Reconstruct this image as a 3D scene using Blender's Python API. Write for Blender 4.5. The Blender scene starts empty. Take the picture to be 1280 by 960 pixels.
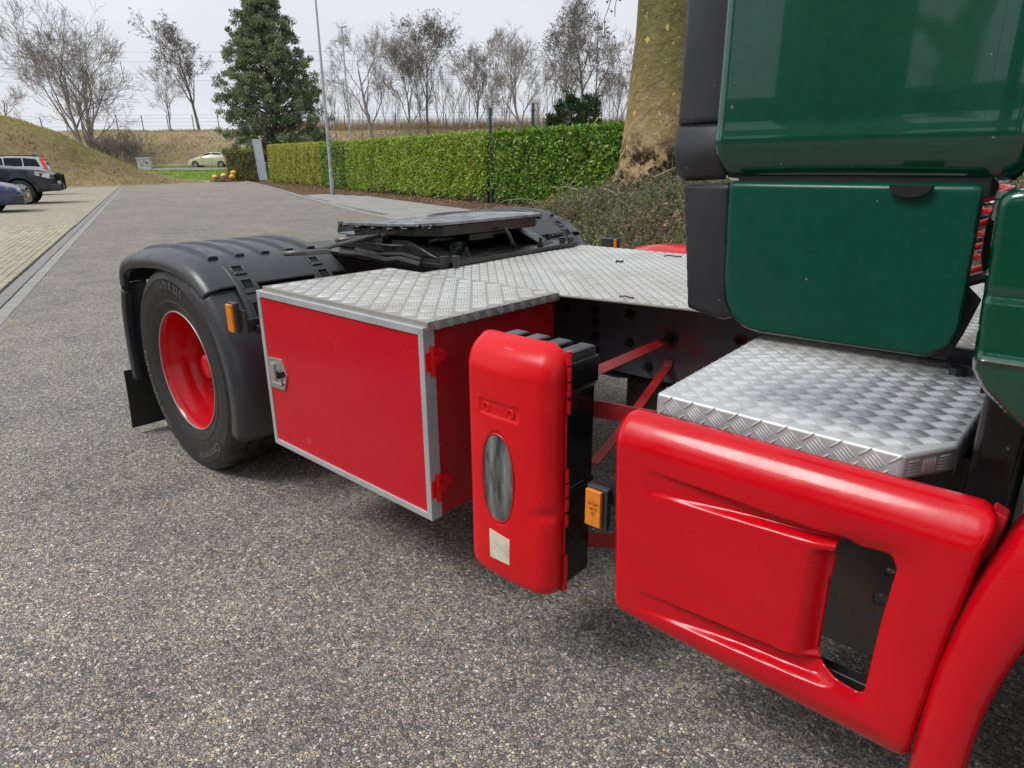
import bpy, bmesh, math, random
import numpy as np
from mathutils import Vector, Matrix
S = bpy.context.scene
COL = S.collection
R = math.radians
random.seed(7)

# ------------------------------------------------------------------ camera
cam_d = bpy.data.cameras.new('camera')
cam = bpy.data.objects.new('camera', cam_d)
COL.objects.link(cam)
CAM = Vector((0.5970, -3.0909, 1.3948))
YAW, PITCH, ROLL = 2.30707, 0.318924, -0.0085516
_f = Vector((math.cos(YAW)*math.cos(PITCH), math.sin(YAW)*math.cos(PITCH), -math.sin(PITCH)))
_r = Vector((math.sin(YAW), -math.cos(YAW), 0))
_u = _r.cross(_f)
_c, _s = math.cos(ROLL), math.sin(ROLL)
_rt, _up = _c*_r + _s*_u, -_s*_r + _c*_u
m = Matrix((( _rt.x, _up.x, -_f.x, CAM.x), (_rt.y, _up.y, -_f.y, CAM.y), (_rt.z, _up.z, -_f.z, CAM.z), (0, 0, 0, 1)))
cam.matrix_world = m
cam_d.sensor_width = 36.0
cam_d.lens = 835.23/1280*36
cam_d.clip_start = 0.05
cam_d.clip_end = 3000
S.camera = cam

# ------------------------------------------------------------------ sky and sun (overcast)
SUN_EL, SUN_AZ = R(52), R(-118)          # azimuth measured from +X towards +Y
w = bpy.data.worlds.new('World')
S.world = w
w.use_nodes = True
nt = w.node_tree
nt.nodes.clear()
out = nt.nodes.new('ShaderNodeOutputWorld')
bg = nt.nodes.new('ShaderNodeBackground')
bg.inputs['Strength'].default_value = 0.1
sky = nt.nodes.new('ShaderNodeTexSky')
sky.sky_type = 'NISHITA'
sky.sun_disc = False
sky.sun_elevation = SUN_EL
sky.sun_rotation = math.pi/2 - SUN_AZ
sky.dust_density = 4.0
hs = nt.nodes.new('ShaderNodeHueSaturation')
hs.inputs['Saturation'].default_value = 0.25
nt.links.new(sky.outputs[0], hs.inputs['Color'])
tc = nt.nodes.new('ShaderNodeTexCoord')
mp = nt.nodes.new('ShaderNodeMapping')
mp.inputs['Scale'].default_value = (1, 1, 3.0)
nz = nt.nodes.new('ShaderNodeTexNoise')
nz.inputs['Scale'].default_value = 2.2
nz.inputs['Detail'].default_value = 5
nt.links.new(tc.outputs['Generated'], mp.inputs['Vector'])
nt.links.new(mp.outputs[0], nz.inputs['Vector'])
cr = nt.nodes.new('ShaderNodeValToRGB')
cr.color_ramp.elements[0].position = 0.3
cr.color_ramp.elements[0].color = (5.7, 6.05, 6.65, 1)
cr.color_ramp.elements[1].position = 0.72
cr.color_ramp.elements[1].color = (6.7, 6.95, 7.4, 1)
nt.links.new(nz.outputs['Fac'], cr.inputs['Fac'])
mx = nt.nodes.new('ShaderNodeMixRGB')
mx.inputs['Fac'].default_value = 0.86
nt.links.new(hs.outputs[0], mx.inputs[1])
nt.links.new(cr.outputs[0], mx.inputs[2])
nt.links.new(mx.outputs[0], bg.inputs['Color'])
nt.links.new(bg.outputs[0], out.inputs['Surface'])

sd = bpy.data.lights.new('sun', 'SUN')
sd.energy = 1.5
sd.angle = R(20)
sd.color = (1.0, 0.97, 0.92)
sun = bpy.data.objects.new('sun', sd)
COL.objects.link(sun)
_sd = Vector((math.cos(SUN_EL)*math.cos(SUN_AZ), math.cos(SUN_EL)*math.sin(SUN_AZ), math.sin(SUN_EL)))
sun.rotation_euler = _sd.to_track_quat('Z', 'Y').to_euler()
sun.location = (0, 0, 30)
S.view_settings.view_transform = 'Standard'
S.view_settings.look = 'None'
S.view_settings.exposure = 0.45
S.view_settings.gamma = 1.0
S.view_settings.use_curve_mapping = False

# ------------------------------------------------------------------ materials
class NT:
    def __init__(s, name):
        s.m = bpy.data.materials.new(name)
        s.m.use_nodes = True
        s.t = s.m.node_tree
        s.b = s.t.nodes['Principled BSDF']
        s.co = s.t.nodes.new('ShaderNodeTexCoord').outputs['Object']
    def n(s, kind, **kw):
        nd = s.t.nodes.new(kind)
        for k, v in kw.items():
            if k in nd.inputs: nd.inputs[k].default_value = v
            else: setattr(nd, k, v)
        return nd
    def l(s, a, b): s.t.links.new(a, b)
    def geo(s): return s.n('ShaderNodeNewGeometry')
    def pos(s): return s.geo().outputs['Position']
    def noise(s, scale, detail=4, vec=None, rough=0.55):
        nd = s.n('ShaderNodeTexNoise', Scale=scale, Detail=detail, Roughness=rough)
        s.l(vec if vec is not None else s.pos(), nd.inputs['Vector'])
        return nd.outputs['Fac']
    def ramp(s, fac, stops, interp='LINEAR'):
        nd = s.n('ShaderNodeValToRGB')
        cr = nd.color_ramp
        cr.interpolation = interp
        while len(cr.elements) < len(stops): cr.elements.new(0.5)
        for e, (p, c) in zip(cr.elements, stops):
            e.position = p
            e.color = (*c, 1) if len(c) == 3 else c
        s.l(fac, nd.inputs['Fac'])
        return nd.outputs['Color']
    def mix(s, fac, a, b, mode='MIX'):
        nd = s.n('ShaderNodeMixRGB', blend_type=mode)
        for sock, v in ((nd.inputs[0], fac), (nd.inputs[1], a), (nd.inputs[2], b)):
            if isinstance(v, (int, float)): sock.default_value = v
            elif isinstance(v, tuple): sock.default_value = (*v, 1) if len(v) == 3 else v
            else: s.l(v, sock)
        return nd.outputs[0]
    def math(s, op, a, b=0.0, clamp=False):
        nd = s.n('ShaderNodeMath', operation=op)
        nd.use_clamp = clamp
        for sock, v in ((nd.inputs[0], a), (nd.inputs[1], b)):
            if isinstance(v, (int, float)): sock.default_value = v
            else: s.l(v, sock)
        return nd.outputs[0]
    def maprange(s, v, a, b, c=0.0, d=1.0):
        nd = s.n('ShaderNodeMapRange')
        nd.inputs[1].default_value, nd.inputs[2].default_value = a, b
        nd.inputs[3].default_value, nd.inputs[4].default_value = c, d
        s.l(v, nd.inputs[0])
        return nd.outputs[0]
    def set(s, **kw):
        for k, v in kw.items():
            sock = s.b.inputs[k.replace('_', ' ')]
            if isinstance(v, (int, float)): sock.default_value = v
            elif isinstance(v, tuple): sock.default_value = (*v, 1) if len(v) == 3 else v
            else: s.l(v, sock)
    def bump(s, h, strength=0.3, dist=0.01):
        nd = s.n('ShaderNodeBump', Strength=strength, Distance=dist)
        s.l(h, nd.inputs['Height'])
        s.l(nd.outputs[0], s.b.inputs['Normal'])
        return nd

MAT = {}
def simple(name, col, rough=0.5, metal=0.0, coat=0.0, var=0.12, vscale=6.0, rvar=0.1, bump=0.0, bscale=80.0, dust=0.0, dustcol=(0.25, 0.235, 0.21), dscale=3.0, spec=0.5, coat_rough=0.06, specks=0.0, scratch=0.0, spray=None):
    x = NT(name)
    n1 = x.noise(vscale, 5)
    a = tuple(c*(1-var) for c in col)
    b = tuple(min(1, c*(1+var)) for c in col)
    c = x.ramp(n1, [(0.3, a), (0.7, b)])
    if dust > 0:
        d = x.maprange(x.noise(dscale, 7, rough=0.7), 0.45, 0.75, 0.0, dust)
        c = x.mix(d, c, dustcol)
    if specks > 0:
        v = x.n('ShaderNodeTexVoronoi', Scale=42.0); x.l(x.pos(), v.inputs['Vector'])
        sep = x.n('ShaderNodeSeparateColor'); x.l(v.outputs['Color'], sep.inputs[0])
        f = x.math('MULTIPLY', x.math('LESS_THAN', v.outputs['Distance'], x.math('MULTIPLY', sep.outputs[1], 0.11)), x.math('GREATER_THAN', sep.outputs[0], 0.80))
        c = x.mix(x.math('MULTIPLY', f, specks), c, (0.45, 0.40, 0.34))
    if scratch > 0:
        for k, (rot, sc_) in enumerate((((.3, .5, .2), (7, 60, 7)), ((1.1, -.4, .7), (5, 75, 6)))):
            mpn = x.n('ShaderNodeMapping'); mpn.inputs['Rotation'].default_value = rot; mpn.inputs['Scale'].default_value = sc_; x.l(x.pos(), mpn.inputs['Vector'])
            f = x.maprange(x.noise(1.0, 2, vec=mpn.outputs[0]), 0.755, 0.78, 0.0, scratch)
            c = x.mix(f, c, tuple(min(1, q*1.2+.18) for q in col))
    if spray is not None:
        z0, z1, amt, scol = spray
        sp = x.n('ShaderNodeSeparateXYZ'); x.l(x.pos(), sp.inputs[0])
        hgt = x.maprange(x.math('ADD', sp.outputs[2], x.math('MULTIPLY', x.math('SUBTRACT', x.noise(6, 4), .5), .12)), z1, z0)
        f = x.math('MULTIPLY', hgt, x.maprange(x.noise(260, 3), 0.50, 0.62, 0.15, 1.0))
        c = x.mix(x.math('MULTIPLY', f, amt), c, scol)
    x.set(Base_Color=c, Metallic=metal, Roughness=x.maprange(x.noise(vscale*2.3, 6), 0.3, 0.7, max(0.02, rough-rvar), min(1, rough+rvar)), Coat_Weight=coat, Coat_Roughness=coat_rough, Specular_IOR_Level=spec)
    if bump > 0: x.bump(x.noise(bscale, 4), bump, 0.004)
    MAT[name] = x.m
    return x.m

simple('red_paint', (0.62, 0.0015, 0.010), 0.23, coat=0.2, specks=0.0, scratch=.22, spray=(.30, .46, .5, (.10, .03, .025)), var=0.05, bump=0.04, bscale=60, rvar=0.08, dust=0.05, dustcol=(0.40, 0.05, 0.05), spec=0.32)
simple('red_door_paint', (0.60, 0.0015, 0.014), 0.24, coat=0.1, var=0.04, bump=0.015, bscale=14, rvar=0.05, dust=0.05, dustcol=(0.45, 0.08, 0.08), dscale=5, spec=0.32, specks=.25, scratch=.25)
simple('red_plastic', (0.72, 0.005, 0.012), 0.33, specks=.15, scratch=.5, spray=(.27, .40, .65, (.09, .03, .025)), var=0.06, bump=0.04, bscale=180, rvar=0.06, dust=0.06, spec=0.32, dustcol=(0.55, 0.14, 0.11), dscale=6)
simple('red_shaded_paint', (0.46, 0.005, 0.014), 0.4, specks=.5, scratch=.3, var=0.15, dust=0.25, dustcol=(0.20, 0.10, 0.08), dscale=9)  # toolbox end's shade put into the red's tone, with dust and scratches
simple('strap_paint', (0.34, 0.010, 0.014), 0.5, var=0.3, dust=0.75, dustcol=(0.16, 0.065, 0.04), dscale=14, specks=.6, scratch=.5)
simple('worn_steel', (0.10, 0.095, 0.088), 0.45, metal=0.3, var=0.3, dust=0.6, dustcol=(0.17, 0.155, 0.13), dscale=12)
simple('green_paint', (0.0008, 0.066, 0.037), 0.20, coat=1.0, coat_rough=.025, specks=.5, var=0.10, vscale=40, bump=0.02, bscale=30, rvar=0.04, dust=0.05, dustcol=(0.03, 0.07, 0.055), dscale=2)
simple('green_matt', (0.0008, 0.066, 0.041), 0.36, specks=.3, scratch=.12, coat=0.12, spec=0.35, var=0.05, vscale=30, bump=0.02, bscale=60, rvar=0.05, dust=0.10, dustcol=(0.04, 0.085, 0.07), dscale=3)
simple('black_plastic', (0.042, 0.045, 0.052), 0.34, specks=.5, scratch=.25, spray=(.25, .55, .35, (.11, .105, .095)), var=0.15, bump=0.12, bscale=420, dust=0.28, dustcol=(0.085, 0.083, 0.08), dscale=4)
simple('trim_plastic', (0.017, 0.018, 0.022), 0.46, var=0.12, bump=0.10, bscale=500, dust=0.30, dustcol=(0.045, 0.045, 0.048), dscale=9, specks=.3, scratch=.12)
simple('black_gloss', (0.008, 0.008, 0.009), 0.22, spray=(.27, .42, .6, (.07, .066, .06)), specks=.3, var=0.2, dust=0.10, dustcol=(0.06, 0.057, 0.05), dscale=7)
simple('black_steel', (0.022, 0.022, 0.024), 0.36, var=0.3, bump=0.25, bscale=60, dust=0.5, dustcol=(0.075, 0.068, 0.058), dscale=5)
simple('black_grease', (0.020, 0.0195, 0.019), 0.26, var=0.4, bump=0.6, bscale=45, dust=0.5, dustcol=(0.06, 0.052, 0.04), dscale=9)
simple('rubber', (0.016, 0.016, 0.017), 0.52, var=0.2, bump=0.10, bscale=200, dust=0.25, dustcol=(0.042, 0.041, 0.039), dscale=5, specks=.3)
simple('rubber_text', (0.14, 0.14, 0.145), 0.55, var=0.3)
simple('aluminium', (0.62, 0.63, 0.64), 0.42, metal=0.35, var=0.10, vscale=9, rvar=0.1, bump=0.05, bscale=300, dust=0.25, dustcol=(0.36, 0.35, 0.33), dscale=6)
simple('alu_frame', (0.60, 0.64, 0.67), 0.42, metal=0.55, var=0.05, dust=0.15, dustcol=(0.34, 0.34, 0.33), dscale=12)
simple('alu_bar', (0.80, 0.80, 0.80), 0.32, metal=0.55, var=0.08, vscale=9)
simple('alu_bar_worn', (0.82, 0.81, 0.78), 0.34, metal=0.6, var=0.12, vscale=5, dust=0.65, dustcol=(0.42, 0.385, 0.32), dscale=3)
simple('alu_worn', (0.40, 0.39, 0.365), 0.5, metal=0.45, var=0.2, vscale=3, rvar=0.1, dust=0.85, dustcol=(0.27, 0.24, 0.195), dscale=3)
simple('chrome', (0.7, 0.69, 0.66), 0.18, metal=1.0, var=0.1, dust=0.2)
simple('lens_grey', (0.10, 0.11, 0.11), 0.16, var=0.5, vscale=14, dust=0.5, dustcol=(0.30, 0.32, 0.31), dscale=7)
x = NT('lens_grey')
mpn = x.n('ShaderNodeMapping'); mpn.inputs['Scale'].default_value = (34, 34, 7); x.l(x.pos(), mpn.inputs['Vector'])
x.set(Base_Color=x.ramp(x.noise(1.0, 4, vec=mpn.outputs[0]), [(0.36, (0.03, 0.034, 0.034)), (0.5, (0.12, 0.135, 0.13)), (0.6, (0.20, 0.22, 0.215)), (0.7, (0.38, 0.40, 0.39))]), Roughness=0.12, Coat_Weight=.6, Coat_Roughness=.1)
MAT['lens_grey'] = x.m
simple('sticker', (0.74, 0.68, 0.54), 0.5, var=0.10, vscale=30, dust=0.75, dustcol=(0.40, 0.28, 0.17), dscale=26, scratch=.3)
simple('orange_lens', (0.85, 0.26, 0.015), 0.14, var=0.12, vscale=50, coat=0.5)
simple('orange_print', (0.16, 0.045, 0.01), 0.4)
simple('red_hose', (0.62, 0.008, 0.012), 0.3, coat=0.3)
simple('red_brown', (0.11, 0.018, 0.014), 0.5, var=0.4, dust=0.4, dustcol=(0.05, 0.03, 0.025))
simple('grease_plate', (0.36, 0.38, 0.41), 0.27, metal=0.65, var=0.4, vscale=7, rvar=0.14, bump=0.35, bscale=25, dust=0.6, dustcol=(0.035, 0.033, 0.03), dscale=6)
simple('galvanised', (0.40, 0.43, 0.44), 0.5, metal=0.4, var=0.15, vscale=4)
simple('grey_paint', (0.42, 0.47, 0.52), 0.5, var=0.10, vscale=3)
simple('cabinet_grey', (0.50, 0.53, 0.53), 0.6, var=0.08)
simple('graffiti', (0.10, 0.10, 0.11), 0.6)
simple('post_green', (0.035, 0.06, 0.055), 0.5, var=0.2)
simple('car_black', (0.018, 0.020, 0.026), 0.28, coat=0.8, var=0.1)
simple('car_blue', (0.05, 0.075, 0.16), 0.25, metal=0.4, coat=0.9, var=0.1)
simple('car_silver', (0.52, 0.54, 0.56), 0.3, metal=0.5, coat=0.7, var=0.05)
simple('car_lime', (0.62, 0.64, 0.42), 0.3, coat=0.7, var=0.05)
simple('car_glass', (0.03, 0.04, 0.045), 0.08, var=0.2)
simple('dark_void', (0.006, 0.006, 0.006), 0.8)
simple('headlight', (0.60, 0.62, 0.64), 0.15, metal=0.3, coat=0.6)
simple('tail_red', (0.75, 0.03, 0.03), 0.2, coat=0.5)
simple('plate_yellow', (0.80, 0.45, 0.02), 0.5)
simple('wire_grey', (0.24, 0.245, 0.25), 0.6)
simple('twig', (0.31, 0.27, 0.24), 0.9, var=0.25, vscale=1.2)
simple('twig_dark', (0.20, 0.175, 0.155), 0.9, var=0.3, vscale=1.2)
simple('stick', (0.36, 0.29, 0.20), 0.85, var=0.25)
simple('yellow_bag', (0.72, 0.42, 0.06), 0.5, var=0.2, bump=0.3, bscale=4)
simple('hedge_core', (0.035, 0.028, 0.016), 0.95, var=0.4, vscale=3)
simple('kerb', (0.30, 0.29, 0.27), 0.85, var=0.18, vscale=7, bump=0.3, bscale=160, dust=0.5, dustcol=(0.20, 0.19, 0.165), dscale=2)
simple('joint', (0.06, 0.057, 0.05), 0.95, var=0.4)
simple('kerb_dark', (0.24, 0.235, 0.225), 0.85, var=0.16, vscale=7, bump=0.3, bscale=160, dust=0.4, dustcol=(0.17, 0.165, 0.15), dscale=2)

def leafmat(name, cols, rough=0.4, trans=0.3, noise_amt=0.0, alt=(0.1, 0.06, 0.02), nscale=0.6, lo=0.48):
    x = NT(name)
    rnd = x.geo().outputs['Random Per Island']
    c = x.ramp(rnd, cols)
    if noise_amt > 0:
        f = x.maprange(x.noise(nscale, 3), lo, lo+0.16, 0.0, noise_amt)
        c = x.mix(f, c, alt)
    x.set(Base_Color=c, Roughness=rough)
    tr = x.n('ShaderNodeBsdfTranslucent')
    x.l(c, tr.inputs['Color'])
    ms = x.n('ShaderNodeMixShader', Fac=trans)
    x.l(x.b.outputs[0], ms.inputs[1])
    x.l(tr.outputs[0], ms.inputs[2])
    x.l(ms.outputs[0], x.t.nodes['Material Output'].inputs['Surface'])
    MAT[name] = x.m
leafmat('leaf_laurel_dark', [(0, (0.03, 0.09, 0.012)), (0.4, (0.10, 0.24, 0.022)), (0.75, (0.23, 0.41, 0.045)), (1, (0.50, 0.58, 0.11))], 0.3)
leafmat('leaf_laurel_light', [(0, (0.11, 0.22, 0.02)), (0.4, (0.26, 0.43, 0.035)), (0.8, (0.44, 0.60, 0.07)), (1, (0.64, 0.66, 0.18))], 0.32, noise_amt=0.5, alt=(0.32, 0.27, 0.10), nscale=1.1)
leafmat('leaf_thuja', [(0, (0.20, 0.25, 0.02)), (0.5, (0.42, 0.48, 0.05)), (1, (0.62, 0.58, 0.12))], 0.5, noise_amt=0.5, alt=(0.38, 0.30, 0.09), nscale=0.8)
leafmat('leaf_old_hedge', [(0, (0.14, 0.17, 0.03)), (0.5, (0.30, 0.34, 0.07)), (1, (0.48, 0.45, 0.14))], 0.6, noise_amt=0.7, alt=(0.14, 0.09, 0.04), nscale=0.9)
leafmat('leaf_evergreen', [(0, (0.10, 0.14, 0.08)), (0.5, (0.20, 0.26, 0.135)), (0.85, (0.30, 0.37, 0.19)), (1, (0.44, 0.47, 0.32))], 0.45, trans=.42)
leafmat('leaf_conifer', [(0, (0.018, 0.05, 0.018)), (0.6, (0.045, 0.105, 0.03)), (1, (0.09, 0.16, 0.05))], 0.5)
leafmat('leaf_cover', [(0, (0.08, 0.105, 0.04)), (0.4, (0.15, 0.185, 0.065)), (0.75, (0.235, 0.26, 0.10)), (1, (0.34, 0.31, 0.17))], 0.5, noise_amt=0.75, alt=(0.20, 0.145, 0.075), nscale=1.3)
leafmat('leaf_dry', [(0, (0.16, 0.08, 0.04)), (0.5, (0.30, 0.18, 0.10)), (1, (0.46, 0.32, 0.20))], 0.8)
leafmat('grass_green', [(0, (0.09, 0.15, 0.025)), (0.6, (0.19, 0.28, 0.05)), (1, (0.38, 0.37, 0.15))], 0.6, noise_amt=.5, alt=(0.30, 0.25, 0.12), nscale=.8)
leafmat('grass_mixed', [(0, (0.22, 0.17, 0.08)), (0.35, (0.36, 0.28, 0.14)), (0.65, (0.47, 0.37, 0.20)), (1, (0.60, 0.49, 0.31))], 0.8, noise_amt=0.95, alt=(0.27, 0.30, 0.05), nscale=0.30, lo=0.465)
leafmat('grass_moss', [(0, (0.20, 0.23, 0.04)), (0.5, (0.33, 0.35, 0.06)), (0.85, (0.42, 0.40, 0.11)), (1, (0.50, 0.42, 0.20))], 0.8, noise_amt=.7, alt=(0.36, 0.28, 0.13), nscale=.5, lo=.5)
leafmat('grass_straw', [(0, (0.30, 0.22, 0.12)), (0.5, (0.44, 0.34, 0.20)), (1, (0.58, 0.47, 0.31))], 0.8)

def mat_asphalt():
    x = NT('asphalt')
    p = x.pos()
    warp = x.n('ShaderNodeVectorMath', operation='ADD')
    nv = x.n('ShaderNodeTexNoise', Scale=70.0, Detail=3)
    x.l(p, nv.inputs['Vector'])
    sc = x.n('ShaderNodeVectorMath', operation='SCALE')
    sc.inputs['Scale'].default_value = 0.013
    x.l(nv.outputs['Color'], sc.inputs[0])
    x.l(p, warp.inputs[0]); x.l(sc.outputs[0], warp.inputs[1])
    def vor(scale, feature='F1'):
        v = x.n('ShaderNodeTexVoronoi', Scale=scale, feature=feature)
        v.voronoi_dimensions = '2D'
        x.l(warp.outputs[0], v.inputs['Vector'])
        return v
    v1 = vor(112.0); e1 = vor(112.0, 'DISTANCE_TO_EDGE')
    v2 = vor(210.0)
    sep = x.n('ShaderNodeSeparateColor'); x.l(v1.outputs['Color'], sep.inputs[0])
    sep2 = x.n('ShaderNodeSeparateColor'); x.l(v2.outputs['Color'], sep2.inputs[0])
    stone = x.ramp(sep.outputs[0], [(0.0, (0.15, 0.144, 0.132)), (0.3, (0.26, 0.245, 0.212)), (0.55, (0.36, 0.335, 0.282)), (0.76, (0.47, 0.43, 0.352)), (0.88, (0.50, 0.40, 0.255)), (0.95, (0.66, 0.615, 0.52)), (1.0, (0.82, 0.78, 0.70))])
    fine = x.ramp(sep2.outputs[1], [(0.0, (0.07, 0.067, 0.061)), (0.6, (0.23, 0.215, 0.187)), (1.0, (0.46, 0.425, 0.365))])
    present = x.math('GREATER_THAN', sep.outputs[2], 0.22)
    edge = x.maprange(e1.outputs['Distance'], 0.01, 0.13)
    f = x.math('MULTIPLY', present, edge)
    c = x.mix(f, fine, stone)
    c = x.mix(1.0, c, (1.09, 1.105, 1.165), 'MULTIPLY')
    big = x.ramp(x.noise(0.35, 6, rough=0.65), [(0.3, (0.86, 0.86, 0.86)), (0.7, (1.14, 1.13, 1.10))])
    c = x.mix(1.0, c, big, 'MULTIPLY')
    c = x.mix(1.0, c, x.ramp(x.noise(2.4, 7, rough=0.7), [(0.3, (0.80, 0.80, 0.81)), (0.7, (1.18, 1.17, 1.14))]), 'MULTIPLY')
    c = x.mix(1.0, c, x.ramp(x.noise(22, 5, rough=0.75), [(0.32, (0.80, 0.795, 0.79)), (0.68, (1.20, 1.195, 1.18))]), 'MULTIPLY')
    stain = x.maprange(x.noise(1.1, 6, rough=0.65), 0.60, 0.74, 0.0, 0.40)
    c = x.mix(stain, c, (0.06, 0.058, 0.055))
    x.set(Base_Color=c, Roughness=0.8, Specular_IOR_Level=0.2)
    h = x.math('ADD', x.math('MULTIPLY', f, x.math('ADD', 0.5, sep.outputs[1])), x.math('MULTIPLY', x.math('SUBTRACT', 1.0, v2.outputs['Distance']), 0.3))
    x.bump(h, 1.0, 0.006)
    MAT['asphalt'] = x.m
mat_asphalt()

def mat_ground(name, stops, scale, scale2=30.0, bump=0.6, dist=0.05):
    x = NT(name)
    f = x.math('ADD', x.math('MULTIPLY', x.noise(scale, 8, rough=0.7), 0.7), x.math('MULTIPLY', x.noise(scale2, 6, rough=0.7), 0.3))
    x.set(Base_Color=x.ramp(f, stops), Roughness=0.95, Specular_IOR_Level=0.1)
    x.bump(x.noise(scale2, 6), bump, dist)
    MAT[name] = x.m
mat_ground('soil', [(0.3, (0.06, 0.042, 0.03)), (0.5, (0.13, 0.09, 0.06)), (0.65, (0.22, 0.155, 0.10)), (0.75, (0.32, 0.24, 0.17))], 2.5)
mat_ground('embankment_grass', [(0.36, (0.16, 0.115, 0.075)), (0.44, (0.34, 0.265, 0.17)), (0.52, (0.42, 0.33, 0.22)), (0.57, (0.24, 0.25, 0.08)), (0.66, (0.46, 0.37, 0.25))], 0.35, 5.0)
mat_ground('mound_grass', [(0.36, (0.11, 0.075, 0.05)), (0.44, (0.26, 0.19, 0.11)), (0.51, (0.33, 0.26, 0.14)), (0.57, (0.17, 0.12, 0.08)), (0.66, (0.40, 0.32, 0.20))], 0.5, 4.0)
mat_ground('verge_grass', [(0.36, (0.10, 0.16, 0.03)), (0.5, (0.18, 0.29, 0.04)), (0.62, (0.26, 0.33, 0.07)), (0.7, (0.36, 0.32, 0.14))], 0.7, 7.0)
mat_ground('field', [(0.36, (0.08, 0.09, 0.03)), (0.55, (0.16, 0.15, 0.06)), (0.7, (0.22, 0.18, 0.10))], 0.1, 2.0)
mat_ground('slab', [(0.3, (0.24, 0.235, 0.22)), (0.55, (0.33, 0.32, 0.30)), (0.75, (0.40, 0.385, 0.36))], 1.2, 40.0, 0.3, 0.01)
def mat_brick(name, tile):
    x = NT(name)
    if tile:
        mpn = x.n('ShaderNodeMapping')
        mpn.inputs['Rotation'].default_value = (0, 0, R(20.2))
        x.l(x.pos(), mpn.inputs['Vector'])
        b = x.n('ShaderNodeTexBrick', Scale=1.0)
        b.inputs['Brick Width'].default_value = 0.215
        b.inputs['Row Height'].default_value = 0.107
        b.inputs['Mortar Size'].default_value = 0.006
        b.inputs['Color1'].default_value = (0.33, 0.30, 0.23, 1)
        b.inputs['Color2'].default_value = (0.42, 0.385, 0.30, 1)
        b.inputs['Mortar'].default_value = (0.14, 0.125, 0.095, 1)
        x.l(mpn.outputs[0], b.inputs['Vector'])
        c = b.outputs['Color']
    else:
        c = x.ramp(x.geo().outputs['Random Per Island'], [(0, (0.30, 0.27, 0.205)), (0.5, (0.38, 0.345, 0.265)), (1, (0.45, 0.415, 0.33))])
    oi = x.n('ShaderNodeObjectInfo')
    if not tile:
        c = x.mix(1.0, c, x.ramp(oi.outputs['Random'], [(0, (0.86, 0.86, 0.85)), (1, (1.1, 1.09, 1.07))]), 'MULTIPLY')
    c = x.mix(x.maprange(x.noise(1.1, 6), 0.45, 0.75, 0, 0.45), c, (0.25, 0.225, 0.17))
    x.set(Base_Color=c, Roughness=0.88, Specular_IOR_Level=0.3)
    x.bump(x.noise(150, 4), 0.4, 0.003)
    MAT[name] = x.m
mat_brick('brick', False)
mat_brick('brick_far', True)
def mat_plane_bark():
    x = NT('plane_bark')
    p = x.pos()
    sp = x.n('ShaderNodeSeparateXYZ'); x.l(p, sp.inputs[0])
    z = x.math('ADD', sp.outputs[2], x.math('MULTIPLY', x.math('SUBTRACT', x.noise(0.9, 5), 0.5), 1.6))
    base = x.ramp(x.maprange(z, 0.6, 4.2), [(0.0, (0.48, 0.345, 0.21)), (0.35, (0.41, 0.295, 0.165)), (0.6, (0.26, 0.215, 0.095)), (1.0, (0.185, 0.175, 0.075))])
    base = x.mix(1.0, base, x.ramp(x.noise(5, 8, rough=0.7), [(0.3, (0.70, 0.69, 0.66)), (0.7, (1.25, 1.24, 1.2))]), 'MULTIPLY')
    mpn = x.n('ShaderNodeMapping'); mpn.inputs['Scale'].default_value = (1, 1, 0.55); x.l(p, mpn.inputs['Vector'])
    fl = x.maprange(x.noise(9.0, 3, vec=mpn.outputs[0], rough=0.55), 0.625, 0.65)
    c = x.mix(fl, base, (0.62, 0.46, 0.17))
    fl2 = x.maprange(x.noise(4.0, 5, vec=mpn.outputs[0]), 0.60, 0.66, 0, 0.55)
    c = x.mix(x.math('MULTIPLY', fl2, .6), c, (0.17, 0.13, 0.075))
    low = x.maprange(sp.outputs[2], 2.0, 1.5)
    wd = x.math('MULTIPLY', low, x.maprange(x.noise(2.6, 7, rough=0.72), 0.47, 0.53))
    c = x.mix(wd, c, (0.035, 0.02, 0.012))
    x.set(Base_Color=c, Roughness=0.9, Specular_IOR_Level=0.15)
    x.bump(x.math('SUBTRACT', x.noise(9, 8, rough=0.65), x.math('MULTIPLY', fl, 0.3)), 1.0, 0.08)
    MAT['plane_bark'] = x.m
mat_plane_bark()
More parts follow.
